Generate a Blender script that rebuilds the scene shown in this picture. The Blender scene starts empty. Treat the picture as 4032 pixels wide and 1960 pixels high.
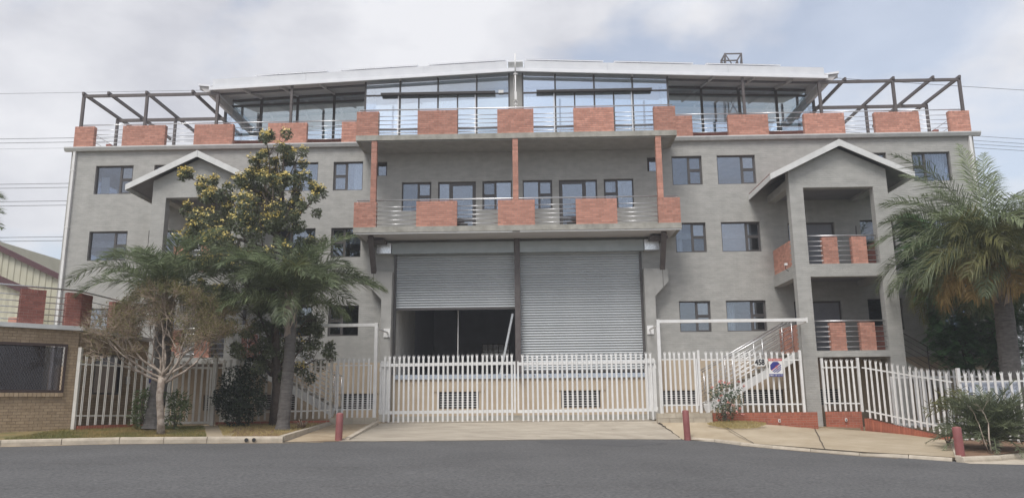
import bpy, bmesh, math, random
from mathutils import Vector, Matrix
R_ = math.radians
scene = bpy.context.scene
col = scene.collection

# ------------------------------------------------------------------ camera
PITCH, ROLL, YAW = R_(11.3), R_(-0.549), R_(-1.361)
fw = Vector((math.sin(YAW)*math.cos(PITCH), math.cos(YAW)*math.cos(PITCH), math.sin(PITCH)))
r0 = Vector((math.cos(YAW), -math.sin(YAW), 0)); u0 = r0.cross(fw)
rt = r0*math.cos(ROLL) + u0*math.sin(ROLL); up = -r0*math.sin(ROLL) + u0*math.cos(ROLL)
cam_d = bpy.data.cameras.new('camera'); cam = bpy.data.objects.new('camera', cam_d); col.objects.link(cam)
cam_d.sensor_fit = 'HORIZONTAL'; cam_d.sensor_width = 36.0; cam_d.lens = 3029.6/4032*36
cam_d.clip_start = 0.1; cam_d.clip_end = 3000
cam.matrix_world = Matrix(((rt.x, up.x, -fw.x, 0.517), (rt.y, up.y, -fw.y, 0.0), (rt.z, up.z, -fw.z, 1.6), (0, 0, 0, 1)))
scene.camera = cam

# ------------------------------------------------------------------ sky, sun, exposure
SUN_EL, SUN_AZ = R_(58), R_(205)          # azimuth: compass-like, from +Y clockwise
world = bpy.data.worlds.new('World'); scene.world = world; world.use_nodes = True
wn, wl = world.node_tree.nodes, world.node_tree.links
wn.clear()
def N(t, **k):
    n = wn.new(t)
    for a, b in k.items(): setattr(n, a, b)
    return n
sky = N('ShaderNodeTexSky', sky_type='NISHITA', sun_disc=False, sun_elevation=SUN_EL, sun_rotation=SUN_AZ, air_density=1.0, dust_density=2.2)
tc = N('ShaderNodeTexCoord')
mp = N('ShaderNodeMapping'); mp.inputs['Scale'].default_value = (1.0, 1.0, 1.9); mp.inputs['Location'].default_value = (-8.76, 6.07, -4.33)
n1 = N('ShaderNodeTexNoise'); n1.inputs['Scale'].default_value = 2.1; n1.inputs['Detail'].default_value = 9; n1.inputs['Roughness'].default_value = 0.56; n1.inputs['Distortion'].default_value = 0.35
cr = N('ShaderNodeValToRGB'); cr.color_ramp.elements[0].position = 0.42; cr.color_ramp.elements[1].position = 0.535; cr.color_ramp.elements[0].color = (0.48, 0.48, 0.48, 1); cr.color_ramp.elements[1].color = (0.97, 0.97, 0.97, 1)
n2 = N('ShaderNodeTexNoise'); n2.inputs['Scale'].default_value = 3.3; n2.inputs['Detail'].default_value = 8; n2.inputs['Roughness'].default_value = 0.55
cr2 = N('ShaderNodeValToRGB'); cr2.color_ramp.elements[0].position = 0.36; cr2.color_ramp.elements[1].position = 0.62
cr2.color_ramp.elements[0].color = (4.4, 4.47, 4.9, 1); cr2.color_ramp.elements[1].color = (6.7, 6.72, 6.95, 1)
skb = N('ShaderNodeMixRGB', blend_type='MULTIPLY'); skb.inputs['Fac'].default_value = 1.0; skb.inputs['Color2'].default_value = (1.5, 1.5, 1.45, 1)
mx = N('ShaderNodeMixRGB'); bg = N('ShaderNodeBackground'); bg.inputs['Strength'].default_value = 0.1
out = N('ShaderNodeOutputWorld')
wl.new(tc.outputs['Generated'], mp.inputs['Vector'])
wl.new(mp.outputs['Vector'], n1.inputs['Vector']); wl.new(mp.outputs['Vector'], n2.inputs['Vector'])
wl.new(n1.outputs['Fac'], cr.inputs['Fac']); wl.new(n2.outputs['Fac'], cr2.inputs['Fac'])
wl.new(sky.outputs['Color'], skb.inputs['Color1']); wl.new(skb.outputs['Color'], mx.inputs['Color1'])
wl.new(cr2.outputs['Color'], mx.inputs['Color2']); wl.new(cr.outputs['Color'], mx.inputs['Fac'])
wl.new(mx.outputs['Color'], bg.inputs['Color']); wl.new(bg.outputs['Background'], out.inputs['Surface'])

sun_d = bpy.data.lights.new('sun', 'SUN'); sun = bpy.data.objects.new('sun', sun_d); col.objects.link(sun)
sun_d.energy = 2.2; sun_d.angle = R_(24); sun_d.color = (1.0, 0.97, 0.93)
sdir = Vector((math.sin(SUN_AZ)*math.cos(SUN_EL), math.cos(SUN_AZ)*math.cos(SUN_EL), math.sin(SUN_EL)))
sun.rotation_euler = (-sdir).to_track_quat('-Z', 'Y').to_euler(); sun.location = sdir*60
vs = scene.view_settings
vs.view_transform = 'Standard'; vs.look = 'None'; vs.exposure = 0.46; vs.gamma = 1.0; vs.use_curve_mapping = False

# ------------------------------------------------------------------ materials
def mat(name, c, c2=None, rough=0.8, scale=3.0, detail=6, bump=0.0, bscale=None, stretch=(1, 1, 1), metal=0.0, isl=0.0, objr=0.0,
        trans=0.0, spec=None, lo=0.35, hi=0.65, brick=None, streak=0.0, spots=0.0):
    m = bpy.data.materials.new(name); m.use_nodes = True
    nt = m.node_tree; nd, lk = nt.nodes, nt.links
    b = nd['Principled BSDF']; b.inputs['Roughness'].default_value = rough; b.inputs['Metallic'].default_value = metal
    if spec is not None: b.inputs['Specular IOR Level'].default_value = spec
    t = nd.new('ShaderNodeTexCoord'); mpn = nd.new('ShaderNodeMapping'); mpn.inputs['Scale'].default_value = stretch
    lk.new(t.outputs['Object'], mpn.inputs['Vector'])
    src = None
    if c2 is not None:
        nz = nd.new('ShaderNodeTexNoise'); nz.inputs['Scale'].default_value = scale; nz.inputs['Detail'].default_value = detail; nz.inputs['Roughness'].default_value = 0.6
        lk.new(mpn.outputs['Vector'], nz.inputs['Vector'])
        rp = nd.new('ShaderNodeValToRGB'); rp.color_ramp.elements[0].position = lo; rp.color_ramp.elements[1].position = hi
        rp.color_ramp.elements[0].color = (*c, 1); rp.color_ramp.elements[1].color = (*c2, 1)
        lk.new(nz.outputs['Fac'], rp.inputs['Fac']); src = rp.outputs['Color']
    def mult(src, fac_out, lo_v, hi_v):
        mr = nd.new('ShaderNodeMapRange'); mr.inputs['To Min'].default_value = lo_v; mr.inputs['To Max'].default_value = hi_v
        lk.new(fac_out, mr.inputs['Value'])
        mm = nd.new('ShaderNodeMixRGB'); mm.blend_type = 'MULTIPLY'; mm.inputs['Fac'].default_value = 1
        if src is None: mm.inputs['Color1'].default_value = (*c, 1)
        else: lk.new(src, mm.inputs['Color1'])
        cmb = nd.new('ShaderNodeCombineColor')
        for k in range(3): lk.new(mr.outputs['Result'], cmb.inputs[k])
        lk.new(cmb.outputs['Color'], mm.inputs['Color2']); return mm.outputs['Color']
    if isl:
        g = nd.new('ShaderNodeNewGeometry'); src = mult(src, g.outputs['Random Per Island'], 1-isl, 1+isl)
    if objr:
        o = nd.new('ShaderNodeObjectInfo'); src = mult(src, o.outputs['Random'], 1-objr, 1+objr)
    if streak:
        sm = nd.new('ShaderNodeMapping'); sm.inputs['Scale'].default_value = (2.2, 2.2, 0.22); lk.new(t.outputs['Object'], sm.inputs['Vector'])
        sn = nd.new('ShaderNodeTexNoise'); sn.inputs['Scale'].default_value = 1.6; sn.inputs['Detail'].default_value = 5; lk.new(sm.outputs['Vector'], sn.inputs['Vector'])
        src = mult(src, sn.outputs['Fac'], 1-streak, 1+streak)
    if spots:
        sn = nd.new('ShaderNodeTexNoise'); sn.inputs['Scale'].default_value = 0.45; sn.inputs['Detail'].default_value = 3; lk.new(t.outputs['Object'], sn.inputs['Vector'])
        src = mult(src, sn.outputs['Fac'], 1-spots, 1+spots)
    if src is None: b.inputs['Base Color'].default_value = (*c, 1)
    else: lk.new(src, b.inputs['Base Color'])
    if bump or brick:
        nb = nd.new('ShaderNodeTexNoise'); nb.inputs['Scale'].default_value = bscale or scale*4; nb.inputs['Detail'].default_value = 5
        lk.new(mpn.outputs['Vector'], nb.inputs['Vector'])
        bp = nd.new('ShaderNodeBump'); bp.inputs['Strength'].default_value = bump; bp.inputs['Distance'].default_value = 0.02
        hsrc = nb.outputs['Fac']
        if brick:       # faint courses showing through bagged masonry (wall in the XZ plane)
            sx = nd.new('ShaderNodeSeparateXYZ'); lk.new(t.outputs['Object'], sx.inputs['Vector'])
            ad = nd.new('ShaderNodeMath'); ad.operation = 'ADD'; lk.new(sx.outputs['X'], ad.inputs[0]); lk.new(sx.outputs['Y'], ad.inputs[1])
            cx = nd.new('ShaderNodeCombineXYZ'); lk.new(ad.outputs[0], cx.inputs['X']); lk.new(sx.outputs['Z'], cx.inputs['Y'])
            bt = nd.new('ShaderNodeTexBrick'); bt.inputs['Scale'].default_value = 1.0; bt.inputs['Brick Width'].default_value = 0.23; bt.inputs['Row Height'].default_value = 0.085
            bt.inputs['Mortar Size'].default_value = 0.012; bt.inputs['Mortar Smooth'].default_value = 0.9; lk.new(cx.outputs['Vector'], bt.inputs['Vector'])
            mm = nd.new('ShaderNodeMath'); mm.operation = 'MULTIPLY_ADD'; lk.new(bt.outputs['Fac'], mm.inputs[0]); mm.inputs[1].default_value = -brick; lk.new(nb.outputs['Fac'], mm.inputs[2])
            hsrc = mm.outputs[0]
        lk.new(hsrc, bp.inputs['Height']); lk.new(bp.outputs['Normal'], b.inputs['Normal'])
    if trans:       # thin leaves let light through
        tl = nd.new('ShaderNodeBsdfTranslucent'); ms = nd.new('ShaderNodeMixShader'); ms.inputs['Fac'].default_value = trans
        if src is None: tl.inputs['Color'].default_value = (*c, 1)
        else: lk.new(src, tl.inputs['Color'])
        lk.new(b.outputs[0], ms.inputs[1]); lk.new(tl.outputs[0], ms.inputs[2]); lk.new(ms.outputs[0], nd['Material Output'].inputs['Surface'])
    return m

def glass(name, refl, tint, rough=0.02):
    m = bpy.data.materials.new(name); m.use_nodes = True; nd, lk = m.node_tree.nodes, m.node_tree.links
    nd.remove(nd['Principled BSDF'])
    tr = nd.new('ShaderNodeBsdfTransparent'); tr.inputs['Color'].default_value = (*tint, 1)
    gl = nd.new('ShaderNodeBsdfGlossy'); gl.inputs['Roughness'].default_value = rough; gl.inputs['Color'].default_value = (0.92, 0.95, 1.0, 1)
    t = nd.new('ShaderNodeTexCoord'); nz = nd.new('ShaderNodeTexNoise'); nz.inputs['Scale'].default_value = 0.9; nz.inputs['Detail'].default_value = 1
    bp = nd.new('ShaderNodeBump'); bp.inputs['Strength'].default_value = 0.12; bp.inputs['Distance'].default_value = 0.02
    lk.new(t.outputs['Object'], nz.inputs['Vector']); lk.new(nz.outputs['Fac'], bp.inputs['Height']); lk.new(bp.outputs['Normal'], gl.inputs['Normal'])
    mxs = nd.new('ShaderNodeMixShader'); oi = nd.new('ShaderNodeObjectInfo'); mr = nd.new('ShaderNodeMapRange')
    mr.inputs['To Min'].default_value = refl*.65; mr.inputs['To Max'].default_value = refl*1.35; lk.new(oi.outputs['Random'], mr.inputs['Value']); lk.new(mr.outputs['Result'], mxs.inputs['Fac'])
    lk.new(tr.outputs[0], mxs.inputs[1]); lk.new(gl.outputs[0], mxs.inputs[2]); lk.new(mxs.outputs[0], nd['Material Output'].inputs['Surface'])
    return m

M = {}
M['plaster'] = mat('grey_bagged_plaster', (0.345, 0.340, 0.320), (0.42, 0.413, 0.388), 0.9, 2.4, bump=0.35, bscale=9, stretch=(0.8, 0.8, 2.0), brick=0.6, streak=0.11, spots=0.06)
M['smooth'] = mat('grey_painted_concrete', (0.325, 0.318, 0.30), (0.395, 0.388, 0.366), 0.85, 2.5, bump=0.15, streak=0.14)
M['slab'] = mat('raw_concrete_slab', (0.27, 0.26, 0.225), (0.40, 0.385, 0.345), 0.9, 3.2, bump=0.25, streak=0.18)
M['tan_wall'] = mat('tan_painted_wall', (0.43, 0.345, 0.25), (0.49, 0.40, 0.295), 0.85, 1.8, bump=0.12, streak=0.06)
M['mortar'] = mat('brick_mortar', (0.34, 0.26, 0.225), (0.44, 0.35, 0.31), 0.95, 14, bump=0.2)
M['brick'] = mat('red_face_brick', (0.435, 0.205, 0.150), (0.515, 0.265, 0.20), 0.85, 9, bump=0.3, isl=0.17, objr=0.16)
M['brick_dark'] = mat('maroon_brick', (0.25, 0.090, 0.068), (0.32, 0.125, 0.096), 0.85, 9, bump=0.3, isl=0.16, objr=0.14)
M['brick_plinth'] = mat('red_plinth_brick', (0.30, 0.095, 0.055), (0.40, 0.135, 0.085), 0.85, 7, bump=0.3, isl=0.14, objr=0.14)
M['brick_tan'] = mat('tan_face_brick', (0.36, 0.265, 0.17), (0.45, 0.34, 0.225), 0.9, 8, bump=0.35, isl=0.10, objr=0.09)
M['mortar_tan'] = mat('dark_joint_mortar', (0.17, 0.125, 0.085), (0.22, 0.165, 0.12), 0.95, 14)
M['frame'] = mat('brown_aluminium', (0.082, 0.076, 0.074), (0.10, 0.092, 0.09), 0.5, 5)
M['steel_brown'] = mat('brown_painted_steel', (0.095, 0.080, 0.078), (0.125, 0.107, 0.102), 0.55, 4, streak=0.1)
M['inox'] = mat('brushed_stainless', (0.62, 0.62, 0.63), None, 0.32, metal=0.85)
M['white'] = mat('white_painted_steel', (0.70, 0.69, 0.67), (0.78, 0.775, 0.76), 0.5, 4, streak=0.05, objr=0.05)
M['cream'] = mat('cream_painted_steel', (0.58, 0.555, 0.50), (0.67, 0.645, 0.595), 0.55, 5, streak=0.06, objr=0.05)
M['roofwhite'] = mat('white_roof_sheet', (0.74, 0.75, 0.78), (0.80, 0.81, 0.83), 0.4, 2)
M['soffit'] = mat('grey_soffit_sheet', (0.52, 0.50, 0.495), (0.60, 0.58, 0.57), 0.75, 1, stretch=(1, 8, 1))
M['fasciagrey'] = mat('pale_grey_fascia_sheet', (0.62, 0.63, 0.655), (0.68, 0.69, 0.71), 0.45, 2)
M['bay'] = mat('loading_bay_paint', (0.42, 0.44, 0.50), (0.47, 0.49, 0.55), 0.9, 2)
M['gutter'] = mat('pale_gutter', (0.52, 0.525, 0.51), (0.60, 0.605, 0.59), 0.5, 3, streak=0.1)
M['galv'] = mat('galvanised_sheet', (0.70, 0.72, 0.74), (0.93, 0.94, 0.95), 0.3, 16, metal=0.75, lo=0.42, hi=0.58)
M['hood'] = mat('shutter_hood_sheet', (0.33, 0.36, 0.36), (0.38, 0.41, 0.41), 0.45, 2, metal=0.3)
M['slat'] = mat('steel_shutter_slat', (0.42, 0.445, 0.46), (0.50, 0.522, 0.535), 0.42, 1.2, metal=0.35, objr=0.06, stretch=(0.3, 1, 1))
M['dockblue'] = mat('blue_grey_steel', (0.38, 0.43, 0.50), (0.45, 0.50, 0.57), 0.5, 4)
M['dark'] = mat('dark_interior_paint', (0.20, 0.205, 0.225), (0.24, 0.245, 0.265), 0.9, 2)
M['curtain'] = mat('pale_curtain', (0.62, 0.60, 0.55), (0.70, 0.68, 0.63), 0.9, 3, stretch=(9, 9, .3))
M['room'] = mat('room_paint', (0.30, 0.33, 0.38), (0.36, 0.39, 0.44), 0.9, 2)
M['whitebrick'] = mat('white_painted_brick', (0.55, 0.54, 0.52), (0.66, 0.65, 0.63), 0.85, 3, bump=0.3, brick=1.2)
M['glass'] = glass('window_glass', 0.19, (0.66, 0.71, 0.78))
M['glass_clear'] = glass('penthouse_glass', 0.40, (0.88, 0.94, 0.96))
M['glass_dim'] = glass('dimming_glass', 0.08, (0.20, 0.19, 0.18))  # dark tint put in to dim daylight through the bay's rear window
M['glass_dark'] = glass('gatehouse_glass', 0.05, (0.35, 0.35, 0.37))
M['louvre'] = mat('dark_louvre_bar', (0.055, 0.055, 0.058), None, 0.5)
M['tile'] = mat('maroon_roof_tile', (0.13, 0.055, 0.045), (0.18, 0.08, 0.06), 0.8, 6, isl=0.15)
M['fasciab'] = mat('pale_barge_board', (0.60, 0.60, 0.585), (0.68, 0.68, 0.665), 0.6, 3, streak=0.06)
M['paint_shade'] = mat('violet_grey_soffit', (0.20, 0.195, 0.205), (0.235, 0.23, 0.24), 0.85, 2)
M['solar'] = mat('solar_cell_glass', (0.02, 0.025, 0.05), None, 0.12)
M['terrace'] = mat('pale_terrace_screed', (0.50, 0.485, 0.46), (0.58, 0.565, 0.54), 0.85, 2)
M['alu'] = mat('bright_aluminium', (0.80, 0.80, 0.81), None, 0.35, metal=0.4)
M['asphalt'] = mat('worn_asphalt', (0.058, 0.058, 0.059), (0.142, 0.140, 0.138), 0.92, 22, detail=8, bump=0.8, bscale=50, stretch=(0.7, 1.2, 1), spots=0.30, lo=0.36, hi=0.66)
M['conc'] = mat('driveway_concrete', (0.31, 0.268, 0.212), (0.42, 0.372, 0.30), 0.9, 2.2, detail=9, bump=0.2, bscale=30, stretch=(0.45, 1.6, 1), spots=0.10)
M['conc_tan'] = mat('tan_pavement_concrete', (0.35, 0.282, 0.192), (0.43, 0.358, 0.258), 0.9, 1.1, detail=8, bump=0.12, bscale=40, spots=0.12)
M['conc_brown'] = mat('stained_apron_concrete', (0.27, 0.195, 0.12), (0.42, 0.34, 0.235), 0.92, 1.3, detail=8, bump=0.15, bscale=30)
M['kerb'] = mat('cast_kerb_concrete', (0.38, 0.33, 0.26), (0.50, 0.44, 0.355), 0.92, 4, detail=8, bump=0.3, bscale=40, objr=0.06)
M['soil'] = mat('red_brown_soil', (0.15, 0.085, 0.052), (0.23, 0.14, 0.085), 0.98, 9, bump=0.5)
M['turf'] = mat('dry_turf_soil', (0.13, 0.125, 0.045), (0.24, 0.175, 0.075), 0.98, 1.4, detail=9, bump=0.5, bscale=40)
M['blade'] = mat('grass_blade', (0.16, 0.16, 0.05), (0.30, 0.22, 0.085), 0.8, 0.8, isl=0.3, lo=0.42, hi=0.58)
M['dryblade'] = mat('dry_grass_blade', (0.34, 0.26, 0.10), (0.42, 0.34, 0.15), 0.85, 2, isl=0.3)
M['stone'] = mat('pale_stone_block', (0.37, 0.325, 0.255), (0.46, 0.41, 0.33), 0.9, 4, bump=0.3, objr=0.1)
M['bollard'] = mat('faded_maroon_paint', (0.215, 0.068, 0.066), (0.275, 0.095, 0.09), 0.6, 3, streak=0.08)
M['crack'] = mat('dark_crack', (0.07, 0.055, 0.042), None, 0.95)
M['patch'] = mat('dark_asphalt_repair', (0.060, 0.060, 0.062), (0.105, 0.104, 0.105), 0.92, 70, detail=4, bump=0.4, bscale=130)
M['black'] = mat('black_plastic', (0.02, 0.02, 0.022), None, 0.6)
M['wire'] = mat('power_cable', (0.09, 0.09, 0.10), None, 0.6)
M['cladding'] = mat('cream_profiled_cladding', (0.50, 0.48, 0.37), (0.56, 0.54, 0.43), 0.6, 1, streak=0.06)
M['maroon'] = mat('maroon_trim', (0.075, 0.030, 0.034), (0.10, 0.040, 0.044), 0.6, 3)
M['meshbrown'] = mat('brown_wire_mesh', (0.060, 0.038, 0.032), None, 0.7)
M['bark_palm'] = mat('palm_trunk_bark', (0.085, 0.078, 0.072), (0.155, 0.143, 0.133), 0.95, 5, bump=0.8, bscale=14, stretch=(1, 1, 3.5))
M['boot'] = mat('palm_leaf_base', (0.24, 0.19, 0.155), (0.36, 0.30, 0.25), 0.9, 4, bump=0.4, stretch=(3, 3, 0.8), objr=0.2)
M['bark'] = mat('brown_bark', (0.085, 0.068, 0.055), (0.14, 0.115, 0.095), 0.95, 8, bump=0.7)
M['bark_pale'] = mat('mottled_pale_bark', (0.24, 0.19, 0.15), (0.42, 0.355, 0.295), 0.9, 6, bump=0.5, lo=0.42, hi=0.58)
M['twig'] = mat('red_brown_twig', (0.30, 0.225, 0.165), (0.40, 0.31, 0.235), 0.9, 3, isl=0.25)
M['frond'] = mat('green_palm_frond', (0.117, 0.152, 0.076), (0.209, 0.246, 0.133), rough=0.5, scale=1.3, trans=0.32, isl=0.35, objr=0.25)
M['frond_olive'] = mat('olive_palm_frond', (0.143, 0.149, 0.053), (0.231, 0.220, 0.083), rough=0.55, scale=1.3, trans=0.32, isl=0.35, objr=0.2)
M['frond_dry'] = mat('dry_golden_frond', (0.300, 0.200, 0.070), (0.420, 0.300, 0.120), rough=0.7, scale=1.5, trans=0.32, isl=0.3)
M['frond_sage'] = mat('grey_green_spiky_leaf', (0.106, 0.131, 0.075), (0.188, 0.213, 0.125), rough=0.6, scale=1.3, trans=0.32, isl=0.35, objr=0.2)
M['leaf'] = mat('dark_glossy_leaf', (0.089, 0.107, 0.059), (0.186, 0.211, 0.116), rough=0.5, scale=1.2, trans=0.32, isl=0.45)
M['leaf_dark'] = mat('deep_green_leaf', (0.026, 0.042, 0.023), (0.055, 0.078, 0.042), rough=0.5, scale=1.2, trans=0.32, isl=0.4)
M['leaf_fern'] = mat('feathery_green_leaf', (0.102, 0.217, 0.091), (0.192, 0.357, 0.149), rough=0.6, scale=1.2, trans=0.32, isl=0.35)
M['leaf_olive'] = mat('olive_sparse_leaf', (0.150, 0.145, 0.055), (0.240, 0.215, 0.085), rough=0.7, scale=1.2, trans=0.32, isl=0.3)
M['leaf_rose'] = mat('rose_leaf', (0.055, 0.094, 0.050), (0.099, 0.143, 0.077), rough=0.5, scale=3, trans=0.32, isl=0.3)
M['leaf_strap'] = mat('bright_strap_leaf', (0.090, 0.130, 0.050), (0.160, 0.200, 0.085), rough=0.5, scale=2, trans=0.32, isl=0.3)
M['yellow'] = mat('yellow_blossom', (0.70, 0.54, 0.13), (0.80, 0.68, 0.30), 0.7, 2, isl=0.25)
M['pink'] = mat('pink_rose_petal', (0.66, 0.27, 0.24), (0.75, 0.40, 0.35), 0.6, 6, isl=0.15)
M['signwhite'] = mat('white_sign_enamel', (0.76, 0.755, 0.73), None, 0.45)
M['signblack'] = mat('black_sign_ink', (0.02, 0.02, 0.025), None, 0.5)
M['signnavy'] = mat('navy_sign_ink', (0.035, 0.04, 0.22), None, 0.5)
M['signred'] = mat('red_sign_ink', (0.55, 0.07, 0.06), None, 0.5)
M['signblue'] = mat('pale_blue_sign', (0.55, 0.60, 0.70), None, 0.45)
M['signgrey'] = mat('grey_blue_lettering', (0.14, 0.16, 0.22), None, 0.5)

# ------------------------------------------------------------------ helpers
class MB:
    def __init__(s): s.v = []; s.f = []
    def add(s, vs_, fs_):
        o = len(s.v); s.v += [tuple(p) for p in vs_]; s.f += [tuple(i+o for i in f) for f in fs_]; return s
    def box(s, x0, x1, y0, y1, z0, z1):
        return s.add([(x0, y0, z0), (x1, y0, z0), (x1, y1, z0), (x0, y1, z0), (x0, y0, z1), (x1, y0, z1), (x1, y1, z1), (x0, y1, z1)],
                     [(0, 3, 2, 1), (4, 5, 6, 7), (0, 1, 5, 4), (1, 2, 6, 5), (2, 3, 7, 6), (3, 0, 4, 7)])
    def obox(s, c, ax, ay, az, hx, hy, hz):     # oriented box: centre, axes, half sizes
        c = Vector(c); P = []
        for k in (-1, 1):
            for (i, j) in ((-1, -1), (1, -1), (1, 1), (-1, 1)): P.append(c + ax*hx*i + ay*hy*j + az*hz*k)
        return s.add(P, [(0, 3, 2, 1), (4, 5, 6, 7), (0, 1, 5, 4), (1, 2, 6, 5), (2, 3, 7, 6), (3, 0, 4, 7)])
    def bar(s, p, q, w, h=None, upv=(0, 0, 1)):  # square bar from p to q
        p, q = Vector(p), Vector(q); d = (q-p); L = d.length; d.normalize(); upv = Vector(upv)
        if abs(d.dot(upv)) > 0.98: upv = Vector((0, 1, 0))
        sx = d.cross(upv).normalized(); sz = sx.cross(d).normalized()
        return s.obox((p+q)/2, sx, d, sz, w/2, L/2, (h or w)/2)
    def prism(s, pts, y0, y1):                   # XZ polygon pulled along Y
        n = len(pts); return s.add([(x, y0, z) for x, z in pts] + [(x, y1, z) for x, z in pts],
            [tuple(range(n)), tuple(range(2*n-1, n-1, -1))] + [(i, i+n, (i+1) % n+n, (i+1) % n) for i in range(n)])
    def plate(s, pts, t):                        # ground polygon (x,y,z) with thickness t downwards
        n = len(pts); return s.add(list(pts) + [(x, y, z-t) for x, y, z in pts],
            [tuple(range(n)), tuple(range(2*n-1, n-1, -1))] + [(i, i+n, (i+1) % n+n, (i+1) % n) for i in range(n)])
    def tube(s, pts, rad, n=6, cap=True):
        pts = [Vector(p) for p in pts]; k = len(pts); rad = rad if isinstance(rad, (list, tuple)) else [rad]*k
        o = len(s.v); a = None
        for i, p in enumerate(pts):
            d = (pts[min(i+1, k-1)]-pts[max(i-1, 0)]).normalized()
            if a is None: a = d.orthogonal().normalized()
            a = (a - d*a.dot(d)); a = a.normalized() if a.length > 1e-6 else d.orthogonal().normalized()
            b = d.cross(a)
            for j in range(n):
                t = 2*math.pi*j/n; s.v.append(tuple(p + (a*math.cos(t)+b*math.sin(t))*rad[i]))
        for i in range(k-1):
            for j in range(n): s.f.append((o+i*n+j, o+i*n+(j+1) % n, o+(i+1)*n+(j+1) % n, o+(i+1)*n+j))
        if cap: s.f.append(tuple(o+j for j in range(n-1, -1, -1))); s.f.append(tuple(o+(k-1)*n+j for j in range(n)))
        return s
    def mesh(s, name):
        me = bpy.data.meshes.new(name); me.from_pydata(s.v, [], s.f); me.update(); return me
    def build(s, name, m, parent=None, smooth=False, kind=None, label=None):
        me = s.mesh(name); me.materials.append(M[m] if isinstance(m, str) else m)
        if smooth: me.polygons.foreach_set('use_smooth', [True]*len(me.polygons))
        return link(name, me, parent, kind, label)
def link(name, me, parent=None, kind=None, label=None, loc=None):
    o = bpy.data.objects.new(name, me); col.objects.link(o)
    if loc is not None: o.location = loc
    if parent is not None:
        o.parent = parent
        if parent.get('_l') is not None: o.matrix_parent_inverse = Matrix.Translation(-Vector(parent['_l']))
    if kind: o['kind'] = kind
    if label: o['label'] = label
    return o
def thing(name, label, cat, loc, group=None):
    o = bpy.data.objects.new(name, None); col.objects.link(o); o.location = loc; o.empty_display_size = 0.3
    o['_l'] = tuple(loc); o['label'] = label; o['category'] = cat
    if group: o['group'] = group
    return o
def tag(o, label, cat, group=None):
    o['label'] = label; o['category'] = cat
    if group: o['group'] = group
    return o
def structure(o): o['kind'] = 'structure'; return o
def hole_wall(x0, x1, z0, z1, holes, y0, y1):
    xs = sorted({x0, x1, *[min(max(h[i], x0), x1) for h in holes for i in (0, 1)]}); zs = sorted({z0, z1, *[min(max(h[i], z0), z1) for h in holes for i in (2, 3)]})
    b = MB()
    for k in range(len(zs)-1):
        zc = (zs[k]+zs[k+1])/2; run = None
        for i in range(len(xs)-1):
            xc = (xs[i]+xs[i+1])/2
            solid = not any(h[0] < xc < h[1] and h[2] < zc < h[3] for h in holes)
            if solid: run = (run[0], xs[i+1]) if run else (xs[i], xs[i+1])
            if (not solid or i == len(xs)-2) and run: b.box(run[0], run[1], y0, y1, zs[k], zs[k+1]); run = None
    return b
cache = {}
def shared(key, fn, m):
    if key not in cache: me = fn().mesh(key[0] if isinstance(key, tuple) else key); me.materials.append(M[m]); cache[key] = me
    return cache[key]
rnd = random.Random(7)

def brickwork(parent, A, d, L, z0, z1, T, m='brick', single=False, bl=0.222, ch=0.085, joint=0.010, rowlock=True, name='brick_panel', mortar='mortar', holes=(), label=None):
    """brick wall from A (x,y) along unit d (to the viewer's right), thickness T behind its face; bricks stand 6 mm proud of the mortar core"""
    d = Vector((d[0], d[1], 0)).normalized(); nn = Vector((d.y, -d.x, 0))      # nn points out of the face
    A = Vector((A[0], A[1], 0))
    def P(u, w, z): return A + d*u - nn*w + Vector((0, 0, z))
    core = MB()
    zt = z1
    cells = [(0.006, L-0.006, z0, z1-0.006)]
    if holes: core_b = hole_wall(0.006, L-0.006, z0, z1-0.006, holes, 0.008, T-0.008)
    else: core_b = MB().box(0.006, L-0.006, 0.008, T-0.008, z0, z1-0.006)
    core.add([P(x, y, z) for x, y, z in core_b.v], core_b.f)
    pan = core.build(name, mortar, parent, label=label)
    rl = 0.11 if rowlock else 0.0
    n = max(1, round((z1-z0-rl)/ch)); h = (z1-z0-rl)/n
    bricks = []
    for k in range(n):
        u = -(bl/2 if k % 2 else 0.0)
        while u < L-0.01:
            a, b = max(u, 0), min(u+bl, L)
            if b-a > 0.03:
                segs = [(a, b)]
                zc = z0+(k+0.5)*h
                for hx0, hx1, hz0, hz1 in holes:
                    if hz0 < zc < hz1:
                        ns = []
                        for (p, q) in segs:
                            if q <= hx0 or p >= hx1: ns.append((p, q))
                            else:
                                if p < hx0: ns.append((p, hx0))
                                if q > hx1: ns.append((hx1, q))
                        segs = ns
                for (p, q) in segs:
                    if q-p > 0.03: bricks.append((p+joint/2, q-joint/2, z0+k*h+joint/2, z0+(k+1)*h-joint/2))
            u += bl
    if rowlock:
        m_ = max(1, round(L/0.080)); w = L/m_
        for i in range(m_): bricks.append((i*w+0.004, (i+1)*w-0.004, z1-rl+0.004, z1))
    if single:
        me = shared(('brick', m), lambda: MB().box(-.5, .5, -.5, .5, -.5, .5), m)
        for (a, b, c, e) in bricks:
            o = link('brick', me, pan); o.location = P((a+b)/2, T/2+rnd.uniform(-.0025, .0025), (c+e)/2)
            o.rotation_euler = (0, 0, math.atan2(d.y, d.x)+rnd.uniform(-.006, .006)); o.scale = (b-a, T, e-c)
    else:
        w = MB()
        for (a, b, c, e) in bricks:
            q = rnd.uniform(-.0025, .0025); bb = MB().box(a, b, q, T+q, c, e); w.add([P(x, y, z) for x, y, z in bb.v], bb.f)
        w.build('brickwork', m, pan, kind='stuff')
    return pan

def hrail(parent, p, q, r, m='inox', name='rail'): return MB().tube([p, q], r, 8).build(name, m, parent, smooth=True)

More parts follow.
